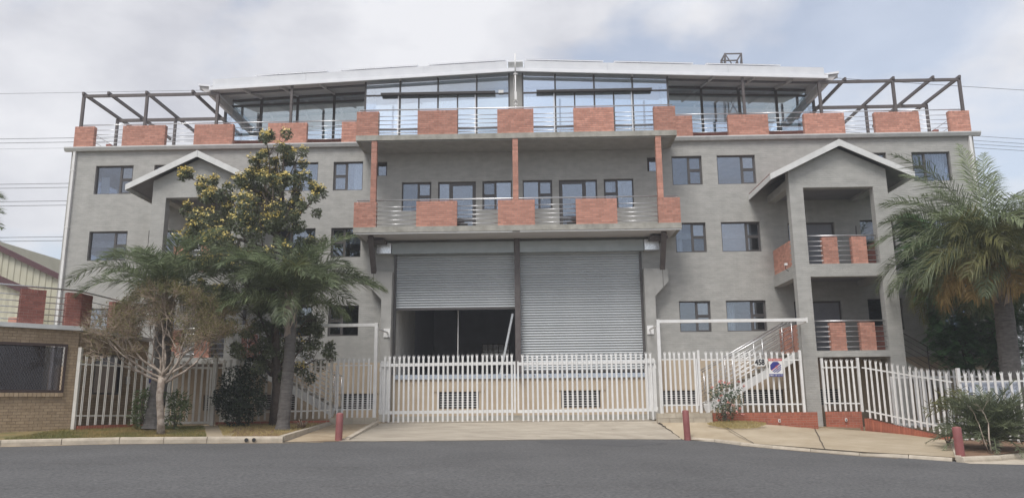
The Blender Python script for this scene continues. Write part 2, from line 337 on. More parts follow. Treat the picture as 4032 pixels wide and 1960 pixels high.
# ================================================================== GROUND
def zr(x, y):
    xx = max(-22, min(22, x)); return -0.1556 - 0.02228*xx + 0.02657*y - 0.000338*xx*xx
ROAD_EDGE = [(-70, -3), (-40, 8.0), (-25, 14.9), (-13.26, 20.17), (-10.76, 21.34), (-8.53, 21.77), (-6.48, 22.16), (-5.1, 22.71), (-4.01, 23.02), (-1.74, 23.63), (-0.11, 24.16),
             (2.38, 25.09), (5.4, 25.6), (6.11, 24.9), (6.6, 23.72), (7.29, 22.81), (8.08, 21.85), (9.03, 20.92), (10.03, 20.35), (11.18, 19.7), (12.36, 19.54), (14.5, 20.6), (18, 23), (30, 30), (70, 40)]
def edge_y(x):
    for (a, b) in zip(ROAD_EDGE, ROAD_EDGE[1:]):
        if a[0] <= x <= b[0]: return a[1]+(b[1]-a[1])*(x-a[0])/(b[0]-a[0])
    return 20
g = MB().add([(-300, -300, -3.4), (300, -300, -3.4), (300, 300, -3.4), (-300, 300, -3.4)], [(0, 1, 2, 3)])
structure(g.build('ground', 'turf'))
rd = MB(); xs = sorted({*[p[0] for p in ROAD_EDGE], *[i*2.0 for i in range(-34, 35)]}); rows = 14
for x in xs:
    ye = edge_y(x)+0.45
    for j in range(rows+1):
        y = -45 + (ye+45)*j/rows; rd.v.append((x, y, zr(x, y)))
for i in range(len(xs)-1):
    for j in range(rows): a = i*(rows+1)+j; rd.f.append((a, a+rows+1, a+rows+2, a+1))
road = structure(rd.build('road', 'asphalt', smooth=True))
pt = MB()
for (cx, cy, rx, ry, sd) in ((2.6, 23.6, 1.9, 1.0, 1),):
    r = random.Random(sd); n = 22; o = len(pt.v)
    for k in range(n):
        t = 2*math.pi*k/n; q = r.uniform(.8, 1.15); x, y = cx+rx*q*math.cos(t), cy+ry*q*math.sin(t); y = min(y, edge_y(x)-.03); pt.v.append((x, y, zr(x, y)+.004))
    pt.f.append(tuple(range(o, o+n)))
pt.build('asphalt_repair', 'patch', road)

def road_line(name, pts, w, m, sd, lift=.005, amp=.03):
    r = random.Random(sd); Q = []
    for (p, q) in zip(pts, pts[1:]):
        n = max(2, int(math.hypot(q[0]-p[0], q[1]-p[1])/.25))
        for k in range(n): t = k/n; Q.append((p[0]+(q[0]-p[0])*t+r.uniform(-amp, amp), p[1]+(q[1]-p[1])*t+r.uniform(-amp, amp)))
    mb = MB()
    for (x, y) in Q: ww = w*r.uniform(.5, 1.3); mb.v += [(x, y-ww/2, zr(x, y-ww/2)+lift), (x, y+ww/2, zr(x, y+ww/2)+lift)]
    mb.f = [(2*k, 2*k+2, 2*k+3, 2*k+1) for k in range(len(Q)-1)]
    return mb.build(name, m, road)
road_line('road_crack', [(-14, 15.4), (-9.5, 16.3), (-4, 16.0), (1.5, 17.2)], .016, 'crack', 31); road_line('road_crack', [(3.0, 19.6), (6.0, 18.2), (9.5, 17.9)], .014, 'crack', 32)
road_line('road_crack', [(-1.5, 21.5), (1.2, 20.9), (3.2, 21.6)], .02, 'crack', 33); road_line('road_crack', [(-3.5, 13.2), (.5, 13.9), (4.2, 13.5)], .012, 'crack', 34)
road_line('grit_strip', [(x, edge_y(x)-.10) for x in (-20, -13, -10.8, -8.5, -6.5, -5.2)], .17, 'conc_brown', 35, amp=.02); road_line('grit_strip', [(x, edge_y(x)-.07) for x in (-5, -1.7, 0, 2.4, 5.2)], .10, 'conc', 36, amp=.02)
road_line('grit_strip', [(6.6, 23.5), (7.3, 22.6), (8.1, 21.65), (9.0, 20.75), (10.0, 20.15)], .12, 'conc_brown', 37, amp=.02)
# raised yard under and round the building, ramp, aprons and pavement
structure(MB().plate([(-26, 27.9, .90), (-4.95, 27.9, .905), (-4.95, 60, .905), (-26, 60, .90)], 1.5).build('left_yard', 'conc_brown'))
structure(MB().plate([(-4.95, 27.75, .93), (4.95, 27.75, .93), (4.95, 60, .93), (-4.95, 60, .93)], 1.5).build('loading_yard', 'conc'))
structure(MB().plate([(4.95, 27.3, .90), (12.1, 28.0, .62), (12.6, 28.0, .55), (26, 28, .30), (26, 60, .3), (4.95, 60, .90)], 1.5).build('right_yard', 'conc_brown'))
rmp = MB(); top = [(-4.9, 27.8, .935), (-2, 27.8, .935), (0, 27.8, .935), (2.5, 27.8, .935), (4.85, 27.6, .935)]
edge = [(-5.1, 22.75), (-1.74, 23.65), (-.11, 24.18), (2.38, 25.05), (5.3, 25.5)]
V = []
for (t, e) in zip(top, edge):
    ez = zr(*e)+.012
    for k in range(7):
        q = k/6; V.append((e[0]+(t[0]-e[0])*q, e[1]+(t[1]-e[1])*q, ez+(t[2]-ez)*(q**.92)))
rmp.add(V, [(i*7+k, (i+1)*7+k, (i+1)*7+k+1, i*7+k+1) for i in range(4) for k in range(6)])
ramp = structure(rmp.build('driveway_ramp', 'conc', smooth=True))
# stained apron left of the ramp, with a low raised edge between
structure(MB().add([(-6.55, 22.35, zr(-6.5, 22.3)+.012), (-5.1, 22.78, zr(-5.1, 22.78)+.012), (-4.88, 27.35, .935), (-6.45, 27.3, .93)], [(0, 1, 2, 3)]).build('stained_apron', 'conc_brown'))
structure(MB().bar((-4.93, 23.05, .58), (-4.9, 27.3, .97), .16, .10).build('ramp_edge_ridge', 'kerb'))
# pavement on the right
pv = MB()
front = [(5.3, 25.5, .405), (6.2, 24.75, .40), (6.75, 23.55, .385), (7.45, 22.6, .36), (8.2, 21.75, .32), (9.1, 20.9, .27), (10.1, 20.45, .225), (10.95, 19.85, .185)]
back = [(4.85, 27.3, .925), (6.7, 27.2, .89), (8.5, 27.2, .80), (10.1, 27.6, .685), (10.75, 27.9, .64), (11.9, 27.5, .55), (12.85, 26.5, .46), (13.7, 25.5, .34)]
V = []
for (e, t) in zip(front, back):
    for k in range(6): q = k/5; V.append(tuple(e[i]+(t[i]-e[i])*q for i in range(3)))
pv.add(V, [(i*6+k, (i+1)*6+k, (i+1)*6+k+1, i*6+k+1) for i in range(7) for k in range(5)])
pav = structure(pv.build('pavement', 'conc_tan', smooth=True))
def jit_line(p, q, n, amp, sd):
    r = random.Random(sd); p, q = Vector(p), Vector(q); return [p.lerp(q, k/n)+Vector((r.uniform(-amp, amp) if 0 < k < n else 0, r.uniform(-amp, amp) if 0 < k < n else 0, 0)) for k in range(n+1)]
def crack(parent, p, q, w, n=9, amp=.02, sd=0):
    b = MB(); L = jit_line(p, q, n, amp, sd); o = 0
    for pt_ in L: b.v += [(pt_.x-w/2, pt_.y, pt_.z+.005), (pt_.x+w/2, pt_.y, pt_.z+.005)]
    b.f = [(2*k, 2*k+1, 2*k+3, 2*k+2) for k in range(n)]
    return b.build('crack', 'crack', parent)
def lerp3(a, b, t): return tuple(a[i]+(b[i]-a[i])*t for i in range(3))
crack(pav, front[0], back[0], .035, 14, .03, 1); crack(pav, lerp3(front[2], front[3], .3), lerp3(back[1], back[2], .1), .03, 12, .012, 2)
crack(pav, lerp3(front[4], front[5], .2), lerp3(back[3], back[4], .3), .03, 12, .012, 3)
rr = random.Random(5)
cm = MB()
for k in range(46):     # short hairline marks scoured into the ramp
    i, q = rr.uniform(.05, 3.95), rr.uniform(.15, .95); a = int(i); f_ = i-a
    def rp(ii, qq):
        a = min(int(ii), 3); f_ = ii-a; k = qq*6; kk = min(int(k), 5); g_ = k-kk
        P = [Vector(rmp.v[(a+da)*7+kk+dk]) for da in (0, 1) for dk in (0, 1)]
        return P[0].lerp(P[1], g_).lerp(P[2].lerp(P[3], g_), f_)
    p = rp(i, q); q2 = rp(min(i+rr.uniform(.03, .14), 3.99), min(max(q+rr.uniform(-.03, .03), 0), .99)); w = rr.uniform(.012, .03)
    cm.add([p+Vector((0, -w/2, .006)), q2+Vector((0, -w/3, .006)), q2+Vector((0, w/3, .006)), p+Vector((0, w/2, .006))], [(0, 1, 2, 3)])
cm.build('surface_marks', 'conc_brown', ramp)

# kerbs
kb = bpy.data.objects.new('kerb', None); col.objects.link(kb); kb['kind'] = 'structure'
def kerb_run(pts, h, w, seg, mname='kerb', setb=.05):
    P = [Vector((x, y, 0)) for x, y in pts]; acc = []
    for a, b in zip(P, P[1:]):
        L = (b-a).length; n = max(1, round(L/seg))
        for k in range(n):
            p, q = a.lerp(b, (k+.006)/n), a.lerp(b, (k+.994)/n); d = (q-p).normalized(); nn = Vector((-d.y, d.x, 0))
            V = []
            for e in (p, q):
                z = zr(e.x, e.y)
                for (off, hh) in ((0, -.2), (.0, h-.07), (setb*.4, h-.02), (setb, h), (w, h), (w, -.2)): V.append((e.x+nn.x*off, e.y+nn.y*off, z+hh))
            MB().add(V, [(5, 4, 3, 2, 1, 0), (6, 7, 8, 9, 10, 11)] + [(i, i+1, i+7, i+6) for i in range(5)]).build('kerb_stone', mname, kb)
kerb_run([(-25, 14.9), (-13.26, 20.17), (-10.76, 21.34), (-8.53, 21.77)], .17, .16, 1.2)
kerb_run([(-8.53, 21.77), (-6.52, 22.15)], .17, .30, 2.1)
kerb_run([(5.45, 25.45), (6.15, 24.75), (6.65, 23.6), (7.3, 22.7), (8.08, 21.85), (9.03, 20.95), (10.03, 20.4), (10.8, 19.8)], .085, .14, 1.6)
for k in range(2): MB().tube([(-7.49+.2*k, 21.955+.04*k, .655), (-7.49+.2*k, 22.2, .655)], .068, 14).build('drain_pipe', 'kerb', kb, smooth=True); MB().tube([(-7.49+.2*k, 21.948+.04*k, .655), (-7.49+.2*k, 22.1, .655)], .055, 14).build('drain_opening', 'black', kb)
kerb_run([(10.95, 19.55), (12.3, 20.3), (14.5, 22.0), (19, 25)], .13, .2, 1.7)
structure(MB().add([(10.95, 19.3, zr(10.95, 19.3)+.006), (12.4, 19.35, zr(12.4, 19.4)+.006), (15, 20.6, zr(15, 20.6)+.006), (19, 23.4, zr(19, 23.4)+.006), (19, 25, zr(19, 25)+.006), (14.5, 22.0, zr(14.5, 22)+.006), (12.3, 20.3, zr(12.3, 20.3)+.006), (10.95, 19.55, zr(10.95, 19.55)+.006)], [tuple(range(8))]).build('gutter_strip', 'kerb'))

# verge (grass) on the left, path to the small gate, planting beds
VERGE_F = [(-25, 15.0), (-13.3, 20.30), (-10.8, 21.47), (-8.6, 21.9)]
VERGE_B = [(-24, 16.0), (-13.4, 23.0), (-11.6, 25.3), (-10.4, 25.9)]
V = []
for (f_, b_) in zip(VERGE_F, VERGE_B):
    zf = zr(*f_)+.165
    for k in range(6): q = k/5; V.append((f_[0]+(b_[0]-f_[0])*q, f_[1]+(b_[1]-f_[1])*q, zf+(.955-zf)*q))
verge_b = MB().add(V, [(i*6+k, (i+1)*6+k, (i+1)*6+k+1, i*6+k+1) for i in range(3) for k in range(5)])
verge = structure(verge_b.build('verge', 'turf'))
structure(MB().add([(-10.4, 21.7, .775), (-8.0, 22.1, .748), (-8.6, 24.2, .86), (-10.0, 26.1, .965), (-11.5, 25.5, .962), (-10.6, 23.6, .88)], [tuple(range(6))]).build('garden_path', 'conc_tan'))
bed_pts = [(-8.2, 22.1, .742), (-6.75, 22.45, .725), (-6.62, 25, .85), (-6.6, 27.3, .955), (-10.0, 26.15, .975), (-8.7, 24.2, .87)]
structure(MB().add(bed_pts, [tuple(range(6))]).build('planting_bed', 'soil'))
structure(MB().bar((-6.62, 22.35, .67), (-6.56, 27.3, .93), .16, .16).build('bed_border', 'kerb'))
structure(MB().add([(11.05, 19.8, .185), (12.3, 20.5, .20), (14.5, 22.2, .22), (19, 25.2, .22), (19, 28, .35), (13.8, 25.4, .335), (12.6, 22.6, .26)], [tuple(range(7))]).build('soil_bed', 'soil'))
structure(MB().bar((10.98, 19.85, .17), (13.72, 25.3, .34), .14, .10).build('soil_bed_edging', 'kerb'))

# ================================================================== OFFICE BUILDING
YF = 31.2
B = thing('office_building', 'grey office building with red brick balconies, gabled stair towers and glazed penthouse', 'building', (0, YF, .9))
win = []      # x0,x1,z0,z1,casement side
for (z0, z1) in ((10.46, 11.72), (7.59, 8.84), (4.33, 5.58)):
    win += [(6.53, 7.79, z0, z1, 'R'), (8.42, 10.02, z0, z1, 'R'), (-7.78, -6.52, z0, z1, 'L'), (-10.02, -8.44, z0, z1, 'L')]
    win += [(16.52, 18.10, z0, z1, 'L'), (-18.03, -16.40, z0, z1, 'R'), (14.1, 15.47, z0, z1, 'R'), (-15.50, -14.1, z0, z1, 'L')]
win += [(-4.85, -3.6, 9.5, 10.77, 'R'), (-1.45, -.21, 9.5, 10.77, 'L'), (.25, 1.49, 9.5, 10.77, 'R'), (3.65, 4.89, 9.5, 10.77, 'L')]
win += [(-5.93, -5.49, 11.07, 11.69, None), (5.50, 5.94, 11.07, 11.69, None)]
doors = [(-3.32, -1.72, 8.5, 10.76, 'L'), (1.77, 3.37, 8.5, 10.76, 'R')]
tdoors = [(s*12.1-.95, s*12.1+.95 if s > 0 else s*12.1+.95, z, z+2.15) for s in (1, -1) for z in (3.37, 6.62)]
vents = [(-3.2, -1.6, 1.4, 2.06), (1.67, 3.23, 1.4, 2.06), (-7.07, -5.72, 1.42, 2.02), (5.70, 7.08, 1.42, 2.02), (8.87, 10.46, 1.42, 2.02), (-10.5, -8.9, 1.42, 2.02), (11.2, 12.7, 1.42, 2.02), (-12.7, -11.2, 1.42, 2.02)]
bay = (-5.0, 5.05, 2.72, 8.1)
XW = 19.15
hole_wall(-XW, XW, 3.25, 12.36, [w[:4] for w in win]+[d[:4] for d in doors]+tdoors+[bay], YF, YF+.24).build('wall', 'plaster', B)
hole_wall(-XW, XW, .3, 3.25, vents+[bay], YF+.001, YF+.24).build('base_wall', 'tan_wall', B)
MB().box(-5.0, 5.05, YF-.03, YF-.001, .6, 1.12).build('base_plinth', 'slab', B)
MB().box(-5.0, 5.05, YF-.06, YF+.02, 2.56, 2.74).build('dock_edge', 'dockblue', B)
for k in range(17): MB().tube([(-4.6+k*.58, YF-.075, 2.66), (-4.6+k*.58, YF-.055, 2.66)], .022, 8).build('bolt', 'frame', B)
for s in (-1, 1):
    holes = [(33.0, 35.0, z0, z0+1.25) for z0 in (10.46, 7.59, 4.33)]
    b = hole_wall(YF+.24, 44, .3, 12.36, holes, 0, .24); x = s*XW
    MB().add([(x-s*y_, x_, z_) for (x_, y_, z_) in b.v], b.f).build('side_wall', 'plaster', B)
    for (y0, y1, z0, z1) in holes: MB().box(x-s*.14-.004, x-s*.14+.004, y0, y1, z0, z1).build('side_pane', 'glass', B)
hole_wall(-XW, XW, .3, 12.36, [(-2.25, -.72, 4.0, 4.86)], 43.7, 43.95).build('rear_wall', 'plaster', B)
for (z0, z1) in ((8.2, 8.45), (12.30, 12.36)): MB().box(-18.9, 18.9, YF+.25, 43.69, z0, z1).build('floor_slab', 'slab', B)
for s in (-1, 1):
    MB().box(min(s*5.3, s*18.9), max(s*5.3, s*18.9), YF+.25, 43.69, 2.6, 2.75).build('floor_slab', 'slab', B)
    MB().box(min(s*5.3, s*18.9), max(s*5.3, s*18.9), YF+.25, 43.69, 5.75, 5.95).build('floor_slab', 'slab', B)
    for (z0, z1) in ((2.75, 5.75), (5.95, 8.2), (8.45, 12.3)): MB().box(min(s*5.42, s*18.88), max(s*5.42, s*18.88), 37.5, 37.6, z0, z1).build('partition', 'room', B)
MB().box(-5.2, 5.2, 37.5, 37.6, 8.45, 12.3).build('partition', 'room', B)
# loading bay interior
MB().box(-5.3, 5.3, YF+.25, 43.69, 2.5, 2.7).build('bay_floor', 'slab', B)
MB().box(-5.4, -5.02, YF+.25, 36.6, 2.7, 8.2).build('bay_side_wall', 'whitebrick', B)
for (x0, x1, y0, y1) in ((-5.4, -5.02, 36.6, 43.69), (5.06, 5.4, YF+.25, 43.69)): MB().box(x0, x1, y0, y1, 2.7, 8.2).build('bay_side_wall', 'bay', B)
hole_wall(-5.0, 5.05, 2.7, 8.2, [(-2.25, -.72, 4.0, 4.86)], 43.55, 43.69).build('bay_rear_wall', 'bay', B)
MB().box(-5.0, 5.05, YF+.4, 43.5, 8.05, 8.19).build('bay_ceiling', 'bay', B)
wb = MB()
for k in range(6): wb.box(-2.25+.3*k, -2.21+.3*k, 43.5, 43.54, 4.0, 4.86)
for z in (4.0, 4.43, 4.84): wb.box(-2.25, -.72, 43.49, 43.53, z-.02, z+.02)
wb.build('rear_window_bars', 'frame', B); MB().box(-2.25, -.72, 43.60, 43.61, 4.0, 4.86).build('rear_pane', 'glass_dim', B)
MB().tube([(-2.52, 31.9, 2.7), (-2.50, 31.9, 6.9)], .022, 8).build('hoist_chain', 'white', B)
MB().bar((-.75, 31.75, 2.75), (-.22, 31.6, 5.2), .09).build('leaning_pole', 'galv', B)

# windows
def window(x0, x1, z0, z1, cas, y=YF+.10, parent=B):
    f = .045; b = MB(); b.box(x0, x1, y, y+.07, z0, z0+f); b.box(x0, x1, y, y+.07, z1-f, z1); b.box(x0, x0+f, y, y+.07, z0+f, z1-f); b.box(x1-f, x1, y, y+.07, z0+f, z1-f)
    w = x1-x0
    if cas: xm = x1-f-min(.52, w*.44) if cas == 'R' else x0+f+min(.52, w*.44); b.box(xm-.03, xm+.03, y+.002, y+.068, z0+f, z1-f)
    o = b.build('window', 'frame', parent)
    if not cas: MB().box(x0+f, x1-f, y+.034, y+.042, z0+f, z1-f).build('pane', 'glass', o); return o
    cx0, cx1 = (xm+.03, x1-f) if cas == 'R' else (x0+f, xm-.03); fx0, fx1 = (x0+f, xm-.03) if cas == 'R' else (xm+.03, x1-f)
    zm = (z0+z1)/2 + .02
    MB().box(fx0, fx1, y+.034, y+.042, z0+f, z1-f).build('pane', 'glass', o)
    for (a, c) in ((z0+f, zm-.02), (zm+.02, z1-f)):
        k = .035; c_ = MB(); c_.box(cx0, cx1, y-.012, y+.05, a, a+k); c_.box(cx0, cx1, y-.012, y+.05, c-k, c); c_.box(cx0, cx0+k, y-.012, y+.05, a+k, c-k); c_.box(cx1-k, cx1, y-.012, y+.05, a+k, c-k)
        if a < zm < c+.1 and a < zm-.1: c_.box(cx0, cx1, y+.004, y+.06, zm-.0199, zm+.0199)
        c_.build('casement', 'frame', o)
        MB().box(cx0+k, cx1-k, y+.022, y+.03, a+k, c-k).build('pane', 'glass', o)
    return o
for w in win: window(*w)
for (i, x0, x1, z0, z1) in ((0, 8.5, 8.83, 4.35, 5.5), (1, -17.9, -17.55, 10.5, 11.3), (2, 6.6, 6.85, 7.6, 8.8), (3, 17.5, 18.0, 10.5, 11.7), (4, -6.95, -6.6, 10.5, 11.7), (5, 3.75, 4.0, 9.5, 10.7), (6, -9.9, -9.5, 10.5, 11.7)):
    P = []; n = 9
    for k in range(n+1): x = x0+(x1-x0)*k/n; P.append((x, 31.50+.03*(k % 2)))
    MB().add([(x, y, z) for z in (z0, z1) for (x, y) in P], [(k, k+1, k+n+2, k+n+1) for k in range(n)]).build('curtain', 'curtain', B)
for (x0, x1, z0, z1, side) in doors:
    y = YF+.10; b = MB(); f = .06; xm = x0+.50 if side == 'L' else x1-.50
    b.box(x0, x1, y, y+.08, z1-f, z1); b.box(x0, x0+f, y, y+.08, z0, z1-f); b.box(x1-f, x1, y, y+.08, z0, z1-f); b.box(xm-.035, xm+.035, y, y+.08, z0, z1-f)
    fr = b.build('door_frame', 'frame', B)
    dx0, dx1 = (xm+.035, x1-f) if side == 'L' else (x0+f, xm-.035); sx0, sx1 = (x0+f, xm-.035) if side == 'L' else (xm+.035, x1-f)
    k = .09; d = MB(); d.box(dx0, dx1, y-.01, y+.05, z1-f-k, z1-f); d.box(dx0, dx1, y-.01, y+.05, z0, z0+k)
    d.box(dx0, dx0+k, y-.01, y+.05, z0+k, z1-f-k); d.box(dx1-k, dx1, y-.01, y+.05, z0+k, z1-f-k); d.box(dx0+k, dx1-k, y-.01, y+.05, z0+.55, z0+.63)
    d.build('door_leaf', 'frame', fr)
    for (a, c) in ((z0+k, z0+.55), (z0+.63, z1-f-k)): MB().box(dx0+k, dx1-k, y+.015, y+.023, a, c).build('pane', 'glass', fr)
    MB().box(sx0, sx1, y+.03, y+.038, z0+.95, z1-f).build('pane', 'glass', fr); MB().box(sx0, sx1, y+.0, y+.06, z0, z0+.95).build('side_infill', 'frame', fr)
tag(MB().box(-2.35, -2.02, 30.6, 30.95, 8.485, 8.8).build('black_crate', 'black'), 'small black crate on lower balcony by the door above the half open shutter', 'crate')
tag(MB().box(2.05, 2.38, 30.6, 30.95, 8.485, 8.8).build('black_crate', 'black'), 'small black crate on lower balcony by the door above the closed shutter', 'crate')
for (x0, x1, z0, z1) in tdoors:
    y = YF+.12; b = MB(); b.box(x0, x1, y, y+.06, z1-.07, z1); b.box(x0, x0+.07, y, y+.06, z0, z1-.07); b.box(x1-.07, x1, y, y+.06, z0, z1-.07); b.box(x0+.62, x0+.70, y, y+.06, z0, z1-.07)
    fr = b.build('door_frame', 'frame', B); MB().box(x0+.07, x0+.62, y+.02, y+.03, z0+.05, z1-.07).build('pane', 'glass', fr)
    MB().box(x0+.70, x1-.07, y+.015, y+.055, z0+.02, z1-.07).build('door_leaf', 'dark', fr)
for (x0, x1, z0, z1) in vents:
    b = MB(); y = YF+.10; f = .04
    b.box(x0, x1, y, y+.06, z0, z0+f); b.box(x0, x1, y, y+.06, z1-f, z1)
    xm = x0+(x1-x0)*.36
    for xx in (x0, xm-.02, x1-f): b.box(xx, xx+f, y+.001, y+.059, z0+f, z1-f)
    o = b.build('vent_window', 'frame', B)
    MB().box(x0+f, x1-f, y+.05, y+.055, z0+f, z1-f).build('pane', 'glass_dark', o)
    n = 6
    for k in range(n):
        z = z0+f+(z1-z0-2*f)*(k+.5)/n; MB().box(x0+f+.001, x1-f-.001, y-.05, y-.03, z-.009, z+.009).build('security_bar', 'white', o)
    for k in range(7): xx = x0+f+(x1-x0-2*f)*(k+.5)/7; MB().box(xx-.007, xx+.007, y-.029, y-.018, z0+f, z1-f).build('security_bar', 'louvre', o)
    MB().box(x0-.22, x1+.22, YF-.03, YF+.02, z1+.01, z1+.045).build('lintel_line', 'tan_wall', B)

# gutter along the eaves and downpipes
for s in (-1, 1):
    a, b_ = sorted((s*6.49, s*19.4))
    gp = [(31.19, 12.36), (31.19, 12.50), (31.0, 12.53), (31.0, 12.48), (31.06, 12.36)]
    g_ = MB(); n = len(gp); g_.add([(a, y, z) for y, z in gp]+[(b_, y, z) for y, z in gp], [tuple(range(n)), tuple(range(2*n-1, n-1, -1))]+[(i, i+n, (i+1) % n+n, (i+1) % n) for i in range(n)])
    g_.build('gutter', 'gutter', B)
    MB().box(s*18.97-.05, s*18.97+.05, 31.08, 31.195, .9, 12.40).build('downpipe', 'white', B)
    for z in (3.0, 6.0, 9.0, 11.5): MB().box(s*18.97-.07, s*18.97+.07, 31.07, 31.198, z, z+.04).build('pipe_clip', 'white', B)

# balconies
YB = 29.6
for (z0, z1, drip) in ((12.08, 12.30, 0), (8.26, 8.48, 1)):
    b = MB().box(-6.49, 6.49, YB, YF-.002, z0, z1); sl = b.build('balcony_slab', 'slab', B)
    if drip:
        for (a, c) in ((-6.47, -.16), (.13, 6.47)): MB().box(a, c, YB+.03, YB+.055, 8.20, 8.258).build('drip_flashing', 'white', sl)
    MB().box(-6.3, 6.3, YB+.08, YF-.003, z0-.045, z0-.002).build('soffit', 'smooth' if not drip else 'soffit', sl)
for (z, single) in ((8.482, True), (12.302, False)):
    for i, (a, c) in enumerate(((-6.49, -5.58), (-3.99, -2.36), (-.74, .74), (2.36, 3.99), (5.60, 6.48))):
        brickwork(B, (a, YB+.03), (1, 0), c-a, z, z+1.03, .22, 'brick', single=single and i in (1, 2, 3))
    xs_ = [-5.58, -3.99, -2.36, -.74, .74, 2.36, 3.99, 5.60]
    for k in range(0, 8, 2):
        rl = MB().tube([(xs_[k], YB+.10, z+.12), (xs_[k+1], YB+.10, z+.12)], .015, 8).build('railing', 'inox', B, smooth=True)
        for dz in (.30, .475, .65, .83): hrail(rl, (xs_[k], YB+.10, z+dz), (xs_[k+1], YB+.10, z+dz), .015)
    hr = MB().tube([(-6.38, YB+.10, z+1.11), (6.38, YB+.10, z+1.11)], .027, 10).build('handrail', 'inox', B, smooth=True)
    for k in range(13): x = -6.3+k*1.05; MB().tube([(x, YB+.10, z+1.03), (x, YB+.10, z+1.1)], .009, 6).build('rail_pin', 'inox', hr)
for s in (-1, 1):       # railings returning to the wall at the slab ends
    for z in (8.482, 12.302):
        for dz in (.12, .3, .475, .65, .83, 1.11): hrail(B, (s*6.40, YB+.26, z+dz), (s*6.40, YF-.01, z+dz), .015 if dz < 1 else .027, name='return_rail')
for xc in (-5.735, -.02, 5.735):
    cb = MB().box(xc-.103, xc+.103, YB+.038, YB+.242, 9.515, 12.08).build('brick_column', 'mortar', B)
    w = MB(); n = 30
    z = 9.515; ch = (12.075-9.515)/n
    for k in range(n): q = rnd.uniform(-.004, .004); w.box(xc-.111+q, xc+.111+q, YB+.03, YB+.25, z+k*ch+.006, z+(k+1)*ch-.006)
    w.build('brickwork', 'brick', cb, kind='stuff')

# roller shutters, hood, posts and corbels
def slat_mesh(w):
    b = MB(); prof = []; p = .105
    for k in range(7): t = k/6; prof.append((-.030*math.sin(math.pi*t)**.8, t*p*.86))
    prof += [(.020, p*.87), (.020, p*.985), (.0, p)]
    n = len(prof); b.v = [(x, y, z) for x in (0, w) for (y, z) in prof]; b.f = [(i, i+n, i+n+1, i+1) for i in range(n-1)]
    o = len(b.v); b.v += [(x, .026, z) for x in (0, w) for z in (0, p)]; b.f += [(o, o+1, o+3, o+2)]
    return b
for (x0, x1, z0, z1, lab) in ((-5.0, -.13, 5.42, 7.66, 'half raised shutter'), (.10, 5.05, 2.86, 7.66, 'closed shutter')):
    me = shared(('slat', x0), lambda: slat_mesh(x1-x0), 'slat'); me.polygons.foreach_set('use_smooth', [True]*len(me.polygons))
    sh = MB().box(x0, x1, YF+.05, YF+.10, z0-.07, z0).build('roller_shutter', 'frame', B, label=lab)
    z = z0
    while z < z1-.02: link('slat', me, sh, loc=(x0, YF+.06, z)); z += .105
for (x0, x1) in ((-5.16, -.14), (.08, 5.16)): MB().box(x0, x1, YF-.30, YF+.3, 7.64, 8.09).build('shutter_hood', 'hood', B)
for s in (-1, 1):
    MB().box(min(s*5.19, s*5.78), max(s*5.19, s*5.78), YF-.33, YF-.002, 7.66, 8.09).build('motor_box', 'galv', B)
    MB().box(min(s*5.0, s*5.09)+.0, max(s*5.0, s*5.09), YF-.05, YF+.05, 2.75, 7.64).build('shutter_guide', 'frame', B)
    poly = [(5.1, .93), (5.1, 6.87), (6.06, 6.87), (6.06, 6.33), (5.51, 5.74), (5.51, .93)]
    MB().prism([(s*x, z) for x, z in (poly if s < 0 else poly[::-1])], 30.72, YF-.002).build('corbel_column', 'smooth', B)
    MB().bar((s*5.85, 29.95, 8.2), (s*5.85, 30.80, 6.80), .20, .14, upv=(0, 1, 0)).build('strut', 'steel_brown', B)
    MB().box(s*5.7-.35, s*5.7+.35, 30.3, YF-.004, 8.02, 8.12).build('bearing_pad', 'steel_brown', B)
    crackb = MB().box(s*5.85-.008, s*5.85+.008, 30.714, 30.719, 6.1, 6.8).build('joint_line', 'crack', B)
ps = MB(); ps.box(-.12, .10, 30.86, 30.875, 2.75, 8.2); ps.box(-.12, .10, 31.05, 31.065, 2.75, 8.2); ps.box(-.02, .0, 30.875, 31.05, 2.75, 8.2); ps.build('steel_post', 'steel_brown', B)
MB().box(-.13, .11, 30.85, 30.86, 5.95, 5.99).build('post_splice', 'steel_brown', B)

